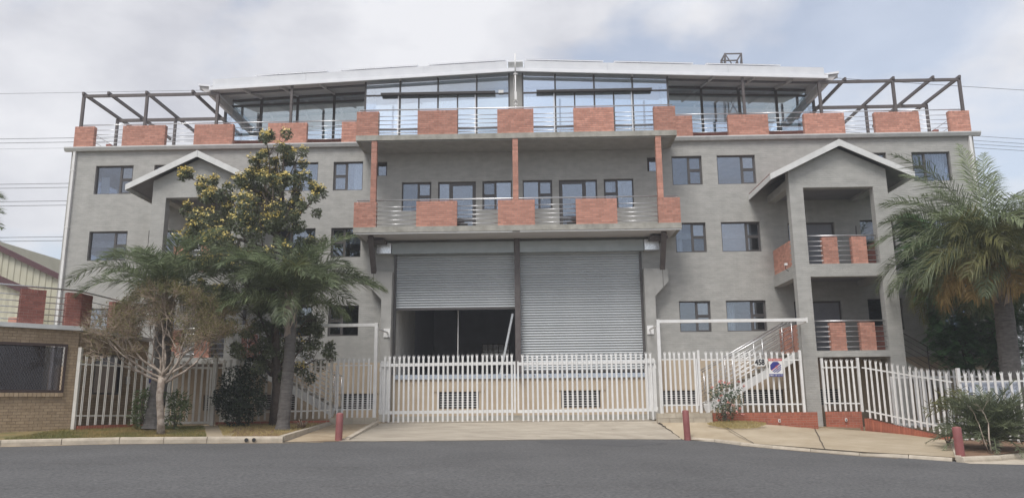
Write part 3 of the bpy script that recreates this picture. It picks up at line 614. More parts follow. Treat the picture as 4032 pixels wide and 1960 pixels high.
# stair towers
def tower(s):
    X = lambda x: s*x
    def bx(b, x0, x1, *a): return b.box(min(X(x0), X(x1)), max(X(x0), X(x1)), *a)
    XI, XA, XB, XO = 10.40, 10.92, 13.55, 14.09; YT = 28.5
    b = MB(); bx(b, XI, XA, YT, YT+.34, .4, 9.51); bx(b, XB, XO, YT, YT+.34, .4, 9.51)
    bx(b, XA, XB, YT+.001, YT+.34, 6.09, 6.57); bx(b, XA, XB, YT+.001, YT+.34, 3.13, 3.36)
    gp = [(XI, 9.51), (XO, 9.51), (XO, 10.2), (12.345, 11.05), (XI, 10.2)]
    b.prism([(X(x), z) for x, z in (gp if s > 0 else gp[::-1])], YT+.002, YT+.34)
    wall = b.build('porch_wall', 'plaster', B)
    f = MB()      # side beams and floors back to the facade
    for xx in (XI+.002, XO-.34): 
        for (z0, z1) in ((6.09, 6.56), (3.13, 3.36), (9.6, 9.9)): bx(MB(), xx, xx+.338, YT+.341, YF-.003, z0, z1).build('side_beam', 'plaster', wall)
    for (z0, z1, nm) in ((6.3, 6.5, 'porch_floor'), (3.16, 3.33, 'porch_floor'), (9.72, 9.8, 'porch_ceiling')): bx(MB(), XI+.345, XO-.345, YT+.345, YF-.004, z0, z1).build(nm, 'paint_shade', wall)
    # roof: two tiled slopes, eave soffits, barge boards
    ex, ez, ax, az = 9.66, 9.98, 12.33, 11.29
    for q in (0, 1):
        e = (ex, ez) if q == 0 else (2*ax-ex, ez); dx = 1 if q == 0 else -1
        pr = [(e[0], e[1]-.06), (e[0], e[1]), (ax-dx*.004, az), (ax-dx*.004, az-.06)]
        if (dx*s) < 0: pr = pr[::-1]
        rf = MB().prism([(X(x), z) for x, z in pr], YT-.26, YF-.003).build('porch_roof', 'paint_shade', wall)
        # tiles along the slope, rows parallel to the eave
        tb = MB(); sl = math.hypot(ax-e[0], az-e[1]); ux, uz = (ax-e[0])/sl, (az-e[1])/sl
        for r_ in range(8):
            for c_ in range(11):
                y0 = YT-.22+c_*.262; t0, t1 = r_*sl/8-.02, min((r_+1)*sl/8+.03, sl-.01); h0, h1 = .05, .022
                P = []
                for (t, h) in ((t0, h0), (t1, h1)):
                    for (yy, hh) in ((y0+.004, 0), (y0+.066, h), (y0+.196, h), (y0+.258, 0)): P.append((X(e[0]+ux*t*1.0-uz*0), yy, e[1]+uz*t+hh+.004))
                tb.add(P, [(0, 1, 5, 4), (1, 2, 6, 5), (2, 3, 7, 6), (0, 3, 2, 1), (4, 5, 6, 7)])
        tb.build('tiles', 'tile', rf, kind='stuff')
        bp = [(e[0]-dx*.03, e[1]-.215), (e[0]-dx*.03, e[1]+.012), (ax-dx*.012, az+.02), (ax-dx*.012, az-.235)]
        if (dx*s) < 0: bp = bp[::-1]
        MB().prism([(X(x), z) for x, z in bp], YT-.30, YT-.262).build('barge_board', 'fasciab', wall)
        xe = e[0]
        MB().box(min(X(xe), X(xe-dx*.03)), max(X(xe), X(xe-dx*.03)), YT-.26, YF-.004, ez-.22, ez-.01).build('eave_board', 'fasciab', wall)
        sp = [(e[0]+dx*.005, e[1]-.22), (e[0]+dx*.005, e[1]-.065), (e[0]+dx*.85, e[1]+.345), (e[0]+dx*.85, e[1]-.02)]
    MB().box(X(ax)-.012, X(ax)+.012, YT-.315, YT-.295, az-.26, az+.03).build('ridge_cap', 'fasciab', wall)
    # openings: brick piers, rails
    for (z0, hi) in ((6.572, 1), (3.362, 0)):
        for (a, c) in ((11.49, 12.06), (12.58, 13.13)):
            a_, c_ = sorted((X(a), X(c))); brickwork(B, (a_, YT+.06), (1, 0), c_-a_, z0, z0+1.02, .22, 'brick')
        rl = MB().tube([(X(XA), YT+.16, z0+1.09), (X(XB), YT+.16, z0+1.09)], .027, 10).build('railing', 'inox', B, smooth=True)
        for dz in (.14, .33, .52, .70, .88): hrail(rl, (X(XA), YT+.16, z0+dz), (X(XB), YT+.16, z0+dz), .015)
        for xx in (XI+.06, XO-.24):
            x_ = X(xx)
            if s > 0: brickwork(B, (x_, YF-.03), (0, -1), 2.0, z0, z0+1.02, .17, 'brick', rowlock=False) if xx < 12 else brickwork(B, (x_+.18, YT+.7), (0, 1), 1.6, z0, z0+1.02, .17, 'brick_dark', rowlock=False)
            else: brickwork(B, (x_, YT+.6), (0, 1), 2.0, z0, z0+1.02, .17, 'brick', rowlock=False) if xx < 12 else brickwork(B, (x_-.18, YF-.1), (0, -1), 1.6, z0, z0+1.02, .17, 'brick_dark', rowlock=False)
    if s > 0: MB().tube([(X(13.45), YT+1.6, 6.5), (X(13.45), YT+1.6, 8.35)], .03, 8).build('thin_post', 'frame', B)
    # flight of steps from the yard to the first landing, with stringer and tube railings
    p0, p1 = (6.95, 1.35), (10.38, 3.33)
    st = MB(); st.prism([(X(x), z) for x, z in ([(7.0, 1.15), (10.42, 3.02), (10.42, 3.34), (6.9, 1.42)] if s > 0 else [(7.0, 1.15), (10.42, 3.02), (10.42, 3.34), (6.9, 1.42)][::-1])], 29.45, 29.51)
    stair = st.build('stair', 'fasciab', B)
    n = 11
    for k in range(n):
        x = p0[0]+(p1[0]-p0[0])*k/n; z = p0[1]+(p1[1]-p0[1])*(k+1)/n
        MB().box(min(X(x), X(x+.34)), max(X(x), X(x+.34)), 29.52, 30.6, z-.05, z).build('tread', 'slab', stair)
    MB().prism([(X(x), z) for x, z in ([(7.0, 1.15), (10.42, 3.02), (10.42, 3.34), (6.9, 1.42)] if s > 0 else [(7.0, 1.15), (10.42, 3.02), (10.42, 3.34), (6.9, 1.42)][::-1])], 30.61, 30.66).build('stringer', 'fasciab', stair)
    for y in (29.48, 30.63):
        for dz in (.2, .38, .56, .74, .92, 1.17): hrail(stair, (X(6.92), y, 1.5+dz), (X(10.45), y, 3.42+dz), .014 if dz < 1 else .024)
        for q in (0.02, .33, .66, .985): x = 6.92+3.53*q; z = 1.5+1.92*q; MB().tube([(X(x), y, z-.15), (X(x), y, z+1.16)], .016, 8).build('baluster', 'inox', stair, smooth=True)
    if s > 0:
        MB().tube([(14.12, 29.3, 4.25), (17.6, 29.3, 2.1)], .024, 8).build('side_stair_rail', 'steel_brown', B)
        for dz in (.22, .44, .66, .88): MB().tube([(14.12, 29.3, 4.25-dz), (17.6, 29.3, 2.1-dz)], .012, 6).build('side_stair_rail', 'steel_brown', B)
        MB().tube([(15.3, 29.3, 1.6), (15.3, 29.3, 3.5)], .02, 6).build('side_stair_post', 'steel_brown', B)
        MB().prism([(14.12, 2.9), (17.6, .75), (17.6, 1.05), (14.12, 3.2)], 29.32, 30.6).build('side_stair_flight', 'slab', B)
tower(1); tower(-1)
cm_ = MB().box(10.18, 10.28, 29.0, 29.1, 6.62, 6.70).build('security_camera', 'white', B); MB().tube([(10.23, 29.05, 6.62), (10.23, 29.12, 6.5), (10.36, 29.2, 6.42)], .012, 6).build('cable', 'black', cm_)

# roof terrace parapet
panels = [(6.60, 7.52), (9.03, 10.73), (12.24, 13.94), (15.21, 17.08), (18.33, 19.19)]
for s in (-1, 1):
    for (a, c) in panels: a_, c_ = sorted((s*a, s*c)); brickwork(B, (a_, 31.3), (1, 0), c_-a_, 12.54, 13.55, .22, 'brick')
    for (a, c) in ((7.52, 9.03), (10.73, 12.24), (13.94, 15.21), (17.08, 18.33)):
        rl = MB().tube([(s*a, 31.40, 12.63), (s*c, 31.40, 12.63)], .013, 8).build('railing', 'inox', B, smooth=True)
        for z in (12.82, 13.01, 13.20, 13.40): hrail(rl, (s*a, 31.40, z), (s*c, 31.40, z), .013)
    for (a, c) in ((6.6, 9.70), (9.88, 12.95), (13.12, 16.1), (16.26, 18.92)): hrail(B, (s*a, 31.40, 13.64), (s*c, 31.40, 13.64), .024, name='handrail')
    for z in (12.63, 12.85, 13.07, 13.29, 13.64): hrail(B, (s*19.05, 31.5, z), (s*19.05, 37, z), .014, name='return_rail')
    yy = (33.6, 35.4) if s > 0 else (35.4, 33.6)
    brickwork(B, (s*19.1, yy[0]), (0, 1) if s > 0 else (0, -1), 1.8, 12.54, 13.55, .22, 'brick_dark')
    MB().box(min(s*14, s*19.1), max(s*14, s*19.1), 37.3, 37.38, 13.45, 13.55).build('rear_rail', 'steel_brown', B)
MB().box(-XW, XW, YF+.02, 43.9, 12.37, 12.52).build('terrace_slab', 'terrace', B)
# penthouse
PH = B
def roof_z(x, y): return 15.10 + .0455*(13.4-abs(x)) + .24*(y-31.35)
for s in (-1, 1):
    def q4(xa, xb, ya, yb, lift, thick):
        P = [(s*x, y, roof_z(x, y)+lift) for (x, y) in ((xa, ya), (xb, ya), (xb, yb), (xa, yb))]; return P, [(p[0], p[1], p[2]+thick) for p in P]
    lo, hi_ = q4(.0, 13.9, 31.45, 38.5, .10, .14)
    MB().add(lo+hi_, [(0, 1, 2, 3), (7, 6, 5, 4), (0, 4, 5, 1), (1, 5, 6, 2), (2, 6, 7, 3), (3, 7, 4, 0)]).build('roof_sheet', 'soffit', B)
    lo, hi_ = q4(.0, 13.92, 31.45, 38.6, .26, .04)
    rs = MB().add(lo+hi_, [(0, 1, 2, 3), (7, 6, 5, 4), (0, 4, 5, 1), (1, 5, 6, 2), (2, 6, 7, 3), (3, 7, 4, 0)]).build('roof_covering', 'roofwhite', B)
    # eave strip with overlapping lengths, and the taller fascia above it
    for (a, c, dy) in ((0.0, 4.7, .0), (4.7, 9.3, .004), (9.3, 13.4, .008)):
        P = [(s*a, roof_z(a, 31.35)), (s*c, roof_z(c, 31.35)), (s*c, roof_z(c, 31.35)+.155), (s*a, roof_z(a, 31.35)+.155)]
        if s < 0: P = P[::-1]
        MB().prism(P, 31.24-dy, 31.31).build('eave_strip', 'roofwhite', B)
    for (a, c) in ((.38, 4.0), (4.0, 9.2), (9.2, 13.3)):
        P = [(s*a, roof_z(a, 31.35)+.15), (s*(c-.008), roof_z(c, 31.35)+.15), (s*(c-.008), roof_z(c, 31.35)+.54), (s*a, roof_z(a, 31.35)+.54)]
        if s < 0: P = P[::-1]
        f_ = MB().prism(P, 31.36, 31.40).build('fascia_sheet', 'fasciagrey', B)
        for k in range(5): x = a+.3+(c-a-.6)*k/4; MB().box(s*x-.014, s*x+.014, 31.34, 31.362, roof_z(x, 31.35)+.165, roof_z(x, 31.35)+.19).build('rivet', 'galv', f_)
    # purlins under the soffit
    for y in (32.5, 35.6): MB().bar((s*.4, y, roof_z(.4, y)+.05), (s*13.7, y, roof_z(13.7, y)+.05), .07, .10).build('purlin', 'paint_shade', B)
    for x in (5.08, 8.6, 10.33, 12.05): MB().bar((s*x, 31.5, roof_z(x, 31.5)+.02), (s*x, 38.3, roof_z(x, 38.3)+.02), .07, .10).build('rafter', 'soffit', B)
    # front bay
    Y1 = 31.72; xs_ = [.30, 1.72, 3.42, 5.09, 6.62]; 
    for x in xs_: MB().box(s*x-.035, s*x+.035, Y1-.04, Y1+.05, 12.36, roof_z(x, Y1)+.02).build('mullion', 'frame', B)
    MB().box(min(s*.335, s*6.585), max(s*.335, s*6.585), Y1-.03, Y1+.04, 14.86, 14.92).build('transom', 'frame', B)
    for x in (2.56, 4.26): MB().box(s*x-.03, s*x+.03, Y1-.035, Y1+.045, 12.52, 14.86).build('mullion', 'frame', B)
    for (a, c) in zip(xs_, xs_[1:]):
        MB().box(min(s*(a+.035), s*(c-.035)), max(s*(a+.035), s*(c-.035)), Y1-.028, Y1+.038, 13.28, 13.335).build('door_rail', 'frame', B)
        P = [(s*(a+.03), 12.52), (s*(c-.03), 12.52), (s*(c-.03), roof_z(c, Y1)+.02), (s*(a+.03), roof_z(a, Y1)+.02)]
        if s < 0: P = P[::-1]
        MB().prism(P, Y1, Y1+.01).build('pane', 'glass_clear', B)
    for x in (1.72, 5.09): MB().box(s*x-.02-.06, s*x+.02-.06, Y1-.09, Y1-.045, 12.36, 14.84).build('bright_upright', 'alu', B)
    lv = MB().box(min(s*.9, s*5.9), max(s*.9, s*5.9), 31.46, 31.66, 14.885, 14.915).build('sun_louvre', 'frame', B)
    for k in range(3): MB().box(min(s*.9, s*5.9), max(s*.9, s*5.9), 31.48+.07*k, 31.495+.07*k, 14.83, 14.884).build('louvre_blade', 'frame', lv)
    MB().box(s*6.62-.006, s*6.62+.006, Y1+.05, 33.95, 12.53, roof_z(6.62, Y1)+.05).build('pane', 'glass_clear', B)
    # recessed side bay on a low brick wall
    Y2 = 34.0
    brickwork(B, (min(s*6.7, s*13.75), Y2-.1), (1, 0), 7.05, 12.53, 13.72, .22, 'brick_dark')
    xs2 = [6.70, 8.6, 10.33, 12.05, 13.75]
    for x in xs2: MB().box(s*x-.05, s*x+.05, Y2-.06, Y2+.06, 13.73, roof_z(x, Y2)+.02).build('mullion', 'frame', B)
    MB().bar((s*6.7, Y2-.07, 15.62), (s*13.75, Y2-.07, 15.40), .06, .09).build('transom', 'frame', B)
    MB().bar((s*6.7, Y2-.02, roof_z(6.7, Y2)-.03), (s*13.75, Y2-.02, roof_z(13.75, Y2)-.03), .08, .10).build('head_beam', 'steel_brown', B)
    for (a, c) in zip(xs2, xs2[1:]):
        P = [(s*(a+.05), 13.73), (s*(c-.05), 13.73), (s*(c-.05), roof_z(c, Y2)), (s*(a+.05), roof_z(a, Y2))]
        if s < 0: P = P[::-1]
        MB().prism(P, Y2, Y2+.01).build('pane', 'glass_clear', B)
    MB().box(s*13.75-.006, s*13.75+.006, Y2+.07, 38.2, 13.0, 15.9).build('pane', 'glass_clear', B)
    for y in (36.0, 38.2): MB().box(s*13.75-.05, s*13.75+.05, y-.05, y+.05, 12.53, roof_z(13.75, y)).build('rear_post', 'frame', B)
    for x in (2.2, 6.6, 10.3): MB().box(s*x-.05, s*x+.05, 38.2, 38.3, 12.53, roof_z(x, 38.2)).build('rear_post', 'frame', B)
    MB().box(min(s*.1, s*13.7), max(s*.1, s*13.7), 38.23, 38.24, 13.3, 15.8).build('rear_glazing', 'glass_clear', B); MB().box(min(s*.1, s*13.7), max(s*.1, s*13.7), 38.2, 38.3, 12.53, 13.3).build('rear_upstand', 'room', B)
    # side eave panel between the front and rear posts, and the two roof posts standing on the parapet
    MB().add([(s*13.42, 31.6, 14.98), (s*13.42, 34.1, 15.02), (s*13.42, 34.1, roof_z(13.42, 34.1)+.1), (s*13.42, 31.6, roof_z(13.42, 31.6)+.1), (s*13.46, 31.6, 14.98), (s*13.46, 34.1, 15.02), (s*13.46, 34.1, roof_z(13.42, 34.1)+.1), (s*13.46, 31.6, roof_z(13.42, 31.6)+.1)],
             [(0, 1, 2, 3), (7, 6, 5, 4), (0, 4, 5, 1), (1, 5, 6, 2), (2, 6, 7, 3), (3, 7, 4, 0)]).build('eave_panel', 'soffit', B)
    MB().box(s*9.79-.05, s*9.79+.05, 31.36, 31.46, 13.552, roof_z(9.79, 31.4)+.08).build('roof_post', 'steel_brown', B)
    MB().box(s*9.79-.08, s*9.79+.08, 31.34, 31.48, 14.45, 14.48).build('post_collar', 'steel_brown', B)
    # tilted eave end flashing
    MB().prism([(s*13.38, 15.30), (s*13.92, 15.36), (s*13.92, 15.46), (s*13.38, 15.37)] if s > 0 else [(s*13.38, 15.30), (s*13.92, 15.36), (s*13.92, 15.46), (s*13.38, 15.37)][::-1], 31.33, 38.5).build('eave_end_flashing', 'roofwhite', B)
    MB().prism([(s*13.4, 15.10), (s*13.62, 15.06), (s*13.9, 15.355), (s*13.4, 15.29)] if s > 0 else [(s*13.4, 15.10), (s*13.62, 15.06), (s*13.9, 15.355), (s*13.4, 15.29)][::-1], 31.40, 38.3).build('eave_end_soffit', 'soffit', B)
MB().box(-.27, .27, 31.70, 31.95, 12.36, 15.72).build('centre_pier', 'smooth', B)
vt = MB().box(-.36, .36, 31.34, 31.38, 15.86, 16.26).build('ridge_vent', 'roofwhite', B)
for k in range(5): MB().obox((0, 31.33, 15.93+k*.055), Vector((1, 0, 0)), Vector((0, .8, -.6)), Vector((0, .6, .8)), .32, .03, .006).build('vent_blade', 'gutter', vt)
for s in (-1, 1): MB().box(s*.345-.02, s*.345+.02, 31.31, 31.34, 15.88, 16.22).build('vent_side', 'galv', vt)

# mast on the upper balcony rail
mast = thing('antenna_mast', 'slim pale antenna mast with small white radio box before the centre pier', 'antenna', (0, 31.0, 12.3))
MB().tube([(0, 31.0, 12.302), (0, 31.0, 15.55)], .022, 8).build('pole', 'white', mast, smooth=True)
MB().tube([(-.005, 31.0, 15.5), (-.005, 31.0, 16.4)], .03, 10).build('aerial', 'white', mast, smooth=True)
MB().box(-.05, .05, 30.9, 30.98, 14.25, 14.62).build('radio_box', 'signwhite', mast)
for z in (14.2, 14.05, 15.45): MB().box(-.09, .09, 30.96, 31.04, z, z+.03).build('bracket', 'white', mast)
MB().tube([(-.05, 30.99, 14.6), (-.07, 30.99, 15.2), (-.02, 30.99, 15.55)], .01, 6).build('cable', 'white', mast)
tag(MB().box(-.76, -.54, 31.60, 31.64, 14.87, 15.0).build('wall_box', 'signwhite'), 'small white plastic box on penthouse glass beside the antenna mast', 'box')
# solar arrays on the roof edge
for s in (-1, 1):
    for (a, c, where) in ((.42, 3.85, 'beside ridge vent'), (4.3, 7.75, 'halfway down slope'), (8.3, 11.5, 'nearest the eave')):
        n = 3; w = (c-a)/n
        for k in range(n):
            x0, x1 = a+k*w+.01, a+(k+1)*w-.01
            P = [(s*x, y, roof_z(x, 31.42)+.60+.24*(y-31.42)) for (x, y) in ((x0, 31.42), (x1, 31.42), (x1, 33.1), (x0, 33.1))]
            o = MB().add(P+[(p[0], p[1], p[2]+.04) for p in P], [(0, 1, 2, 3), (7, 6, 5, 4), (0, 4, 5, 1), (1, 5, 6, 2), (2, 6, 7, 3), (3, 7, 4, 0)]).build('solar_panel', 'alu')
            tag(o, '%s solar panel of the row %s, roof slope %s' % (('inner', 'middle', 'outer')[k], where, 'under lattice mast' if s > 0 else 'above flowering tree'), 'solar panel', 'solar panels along the roof edge')
            gl = [(p[0], p[1], p[2]+.044) for p in P]; MB().add(gl, [(0, 1, 2, 3)]).build('cell_sheet', 'solar', o)
            for x in (x0+.1, x1-.1): MB().bar((s*x, 31.5, roof_z(x, 31.5)+.28), (s*x, 31.5, roof_z(x, 31.5)+.62), .03).build('foot', 'galv', o)

# pergolas on the roof terrace
for s in (-1, 1):
    p = thing('pergola', 'open brown steel pergola on the roof terrace above the %s' % ('tall palm with golden fronds' if s > 0 else 'gatehouse'), 'pergola', (s*16, 31.4, 12.5))
    for x in (19.0, 16.18, 13.04): MB().box(s*x-.055, s*x+.055, 31.35, 31.46, 13.553, 14.93).build('post', 'steel_brown', p)
    for x in (19.0, 16.21, 13.6): MB().box(s*x-.055, s*x+.055, 34.15, 34.26, 12.522, 14.85).build('post', 'steel_brown', p)
    MB().box(min(s*13.0, s*19.06), max(s*13.0, s*19.06), 31.36, 31.45, 14.93, 15.05).build('beam', 'steel_brown', p)
    MB().box(min(s*13.55, s*19.06), max(s*13.55, s*19.06), 34.16, 34.25, 14.85, 14.99).build('beam', 'steel_brown', p)
    for x in (19.0, 17.88, 16.2, 14.15): MB().bar((s*x, 31.3, 15.09), (s*x, 37.25, 15.06), .09, .13).build('rafter', 'steel_brown', p)

# ================================================================== FENCES AND GATES
def pale_mesh(h):
    b = MB(); prof = [(-.036, .0), (-.024, -.014), (-.010, -.004), (.010, -.004), (.024, -.014), (.036, .0)]; n = len(prof); zt = h-.17
    for dy in (0, .004):
        o = len(b.v); b.v += [(x, y+dy, z) for z in (0, zt) for (x, y) in prof]; b.f += [(o+i, o+i+1, o+n+i+1, o+n+i) if dy == 0 else (o+i, o+n+i, o+n+i+1, o+i+1) for i in range(n-1)]
        t = len(b.v); b.v += [(-.050, .012+dy, h-.03), (.0, -.006+dy, h), (.050, .012+dy, h-.03), (-.014, -.004+dy, h-.10), (.014, -.004+dy, h-.10)]
        top = o+n
        fs = [(top, top+1, t), (top+1, t+3, t), (top+1, top+2, t+3), (top+2, top+3, t+4, t+3), (t+3, t+4, t+1), (top+3, top+4, t+4), (top+4, t+2, t+4), (top+4, top+5, t+2)]
        b.f += fs if dy == 0 else [f[::-1] for f in fs]
    n2 = 2*n
    o2 = n2+5
    b.f += [(0, n, o2+n, o2), (n-1, o2+n-1, o2+2*n-1, 2*n-1)]
    return b
def fence(root, A, Bp, zb, zt, pitch, m='white', rails=(.27, -.32), rail_h=.045, skip=None, posts=(), post_w=.075, post_top=.12, post_foot=-.02):
    """palisade run from A to Bp; zb/zt = (bottom,bottom) and (top,top) heights of the pales at both ends"""
    A, Bp = Vector((*A, 0)), Vector((*Bp, 0)); d = (Bp-A); L = d.length; d.normalize(); ang = math.atan2(d.y, d.x); back = Vector((-d.y, d.x, 0))
    n = int(L/pitch); off = (L-(n-1)*pitch)/2
    for k in range(n):
        u = off+k*pitch; q = u/L; p = A+d*u; z0 = zb[0]+(zb[1]-zb[0])*q; h = round(zt[0]+(zt[1]-zt[0])*q-z0, 2)
        if skip and skip(p.x): continue
        o = link('pale', shared(('pale', h, m), lambda: pale_mesh(h), m), root)
        o.location = (p.x, p.y, z0+rnd.uniform(-.012, .012)); o.rotation_euler = (0, rnd.uniform(-.008, .008), ang)
    for r_ in rails:
        za, zb_ = [(zb[i] if r_ > 0 else zt[i])+r_ for i in (0, 1)]
        MB().bar((A.x+back.x*.03, A.y+back.y*.03, za), (Bp.x+back.x*.03, Bp.y+back.y*.03, zb_), .035, rail_h).build('rail', m, root)
    for q in posts:
        p = A.lerp(Bp, q)+back*.075; z0 = zb[0]+(zb[1]-zb[0])*q; z1 = zt[0]+(zt[1]-zt[0])*q
        MB().box(p.x-post_w/2, p.x+post_w/2, p.y-post_w/2, p.y+post_w/2, z0+post_foot, z1+post_top).build('post', m, root)
F1 = thing('palisade_fence', 'cream palisade fence between the tan gatehouse and the small gate', 'fence', (-12.2, 24.3, .95))
fence(F1, (-13.05, 23.05), (-11.55, 25.45), (1.08, 1.04), (3.19, 3.14), .23, 'cream', posts=(0.0,), post_w=.10, post_top=.18, post_foot=-.14)
brickwork(F1, (-12.98, 23.1), (1.5, 2.35), 2.7, .92, 1.06, .11, 'brick_plinth', ch=.14, bl=.08, rowlock=False, name='plinth', single=True)
F2 = thing('pedestrian_gate', 'cream palisade pedestrian gate with tall posts at the end of the garden path', 'gate', (-10.8, 25.8, .96))
fence(F2, (-11.38, 25.6), (-10.3, 26.05), (1.04, 1.04), (3.14, 3.12), .19, 'cream', rails=(.02, -.27), rail_h=.07)
for (x, y, zt) in ((-11.47, 25.55, 3.38), (-10.2, 26.1, 3.28)): MB().box(x-.06, x+.06, y-.06, y+.06, .93, zt).build('gate_post', 'cream', F2)
for (x, y) in ((-11.36, 25.62), (-10.32, 26.05)): MB().box(x-.03, x+.03, y-.0, y+.04, 1.0, 2.88).build('stile', 'cream', F2)
F3 = thing('palisade_fence', 'cream palisade fence behind the dark shrub and flowering tree', 'fence', (-8.3, 26.8, .96))
fence(F3, (-10.1, 26.12), (-6.55, 27.35), (1.08, 1.14), (3.18, 3.24), .20, 'cream', posts=(.5, 1.0), post_w=.09)
brickwork(F3, (-10.1, 26.16), (3.55, 1.22), 3.75, .90, 1.07, .11, 'brick_plinth', bl=.22, rowlock=False, name='plinth', single=True)
F4 = thing('palisade_fence', 'short white palisade panel on grey blocks above the stained apron', 'fence', (-5.8, 27.4, .95))
fence(F4, (-6.45, 27.38), (-5.12, 27.38), (1.15, 1.15), (3.26, 3.26), .178, 'white', rails=(.28, -.30), rail_h=.04)
for x in (-6.40, -5.16): MB().box(x-.02, x+.02, 27.40, 27.44, 1.45, 2.94).build('stile', 'white', F4)
ro = MB().box(-6.55, -4.93, 27.33, 27.62, .86, 1.13).build('block_course', 'mortar', F4)
for k in range(4): MB().box(-6.56+.41*k+.006, -6.56+.41*(k+1)-.006, 27.31, 27.64, .93, 1.145).build('block', 'stone', ro)
F5 = thing('palisade_fence', 'short white palisade panel on pale stone blocks beside the rose bush', 'fence', (5.7, 27.3, .9))
fence(F5, (5.08, 27.3), (6.3, 27.3), (1.23, 1.23), (3.34, 3.34), .172, 'white', rails=(.24, -.30), rail_h=.04)
for x in (5.03, 6.28): MB().box(x-.022, x+.022, 27.32, 27.36, 1.45, 3.05).build('stile', 'white', F5)
ro = MB().box(4.84, 6.68, 27.2, 27.5, .86, 1.19).build('block_course', 'mortar', F5)
for r_ in range(2):
    u = 4.82
    for w in ((.22, .41, .43, .40, .42) if r_ else (.40, .42, .41, .42, .23)):
        MB().box(u+.006, min(u+w, 6.70)-.006, 27.18, 27.52, .88+r_*.165, 1.035+r_*.165).build('stone_block', 'stone', ro); u += w
F6 = thing('palisade_fence', 'white palisade fence on a red brick plinth carrying the house number and security sign', 'fence', (8.2, 27.3, .85))
fence(F6, (6.45, 27.3), (9.85, 27.35), (1.22, 1.2), (3.34, 3.30), .192, 'white', posts=(-.025, 1.02), post_w=.085, post_top=.02)
brickwork(F6, (6.72, 27.25), (1, .03), 3.62, .60, 1.195, .22, 'brick_plinth', single=True, name='plinth', rowlock=True)
for (x, z) in ((8.98, .92),): 
    l = MB().box(x-.035, x+.035, 27.22, 27.26, z-.05, z+.05).build('step_light', 'signwhite', F6); MB().box(x-.02, x+.02, 27.205, 27.222, z-.02, z+.02).build('lens', 'black', l)
F7 = thing('palisade_fence', 'white palisade fence on tall red plinth between tower foot and stepped fence', 'fence', (11.6, 28.1, .7))
fence(F7, (11.02, 28.42), (12.1, 28.0), (1.22, 1.20), (3.07, 3.05), .175, 'white', posts=(0.0, 1.03), post_w=.085, post_top=.02)
brickwork(F7, (10.97, 28.36), (1.13, -.4), 1.2, .50, 1.19, .22, 'brick_plinth', single=True, name='plinth')
l = MB().box(11.55, 11.62, 28.08, 28.12, .86, .96).build('step_light', 'signwhite', F7); MB().box(11.565, 11.605, 28.07, 28.082, .89, .93).build('lens', 'black', l)
F8 = thing('palisade_fence', 'white palisade fence stepping down a low brick kerb above the tan pavement', 'fence', (13, 26.6, .5))
fence(F8, (12.15, 27.75), (13.85, 25.15), (1.0, .42), (3.05, 2.46), .20, 'white', rails=(.22, -.34))
d8 = Vector((1.7, -2.6, 0)); L8 = d8.length
for k in range(34):
    q = (k+.5)/34; p = Vector((12.12, 27.7, 0))+d8*q; zt = 1.02+(.40-1.02)*q if q > .05 else 1.02; z0 = .52+(.28-.52)*q
    o = MB().obox((0, 0, 0), Vector((1, 0, 0)), Vector((0, 1, 0)), Vector((0, 0, 1)), .043, .11, (max(zt-.06, z0+.12)-z0)/2).build('brick', 'brick_plinth', F8)
    o.location = (p.x, p.y, (max(zt-.06, z0+.12)+z0)/2); o.rotation_euler = (0, 0, math.atan2(d8.y, d8.x))
F9 = thing('palisade_fence', 'white palisade fence running behind the spiky cycad beside the signboard', 'fence', (14.8, 24.6, .3))
fence(F9, (14.0, 25.0), (16.6, 23.6), (.36, .32), (2.45, 2.42), .20, 'white', posts=(0.0,), post_w=.10, post_top=.10)
F10 = thing('sliding_gate', 'white palisade sliding gate standing behind the stepped fence and signboard', 'gate', (14.4, 27.3, .5))
fence(F10, (12.95, 27.3), (16.4, 27.3), (.66, .66), (2.62, 2.62), .17, 'white', rails=(.1, -.28), rail_h=.07)
for x in (12.95, 16.4): MB().box(x-.03, x+.03, 27.31, 27.37, .56, 2.38).build('stile', 'white', F10)
# double driveway gate
for (x0, x1, lab) in ((-4.93, -.06, 'white palisade gate leaf in front of the open shutter bay'), (0.0, 4.93, 'white palisade gate leaf in front of the closed roller shutter')):
    G = thing('driveway_gate', lab, 'gate', ((x0+x1)/2, 27.8, .93), 'driveway gate leaves')
    fence(G, (x0+.06, 27.8), (x1-.02, 27.8), (.965, .98), (3.33, 3.36), .1755, 'white', rails=(.34, -.36), rail_h=.11)
    for x in (x0+.03, x1-.03): MB().box(x-.03, x+.03, 27.815, 27.86, 1.25, 3.06).build('stile', 'white', G)
    xs0 = x0 if x0 < -1 else x1-.40
    MB().box(xs0+.02, xs0+.38, 27.87, 27.90, 1.32, 3.12).build('lock_plate', 'white', G)
    hx = x0 if x0 < -1 else x1
    for z in (1.3, 2.75): MB().tube([(hx, 27.83, z), (hx, 27.83, z+.12)], .03, 8).build('hinge', 'white', G)
# tall pipe frames either side of the gate
for s in (-1, 1):
    fr = thing('gantry_frame', 'white square tube frame from gate post %s to tower' % ('over the rose bush' if s > 0 else 'past the flowering tree'), 'frame', (s*5.05, 27.6, .9))
    MB().box(s*5.04-.055, s*5.04+.055, 27.5, 27.61, .93, 4.47).build('post', 'white', fr)
    MB().box(min(s*4.985, s*10.3), max(s*4.985, s*10.3), 27.505, 27.605, 4.34, 4.45).build('beam', 'white', fr)
    MB().box(s*10.3-.03, s*10.3+.03, 27.5, 28.5, 4.3, 4.48).build('wall_arm', 'white', fr)
    MB().bar((s*5.06, 27.61, 4.28), (s*5.22, 30.70, 4.40), .05).build('tie_bar', 'white', fr)
    MB().box(s*5.25-.13, s*5.25+.13, 30.68, 30.717, 4.22, 4.56).build('tie_plate', 'white', fr)
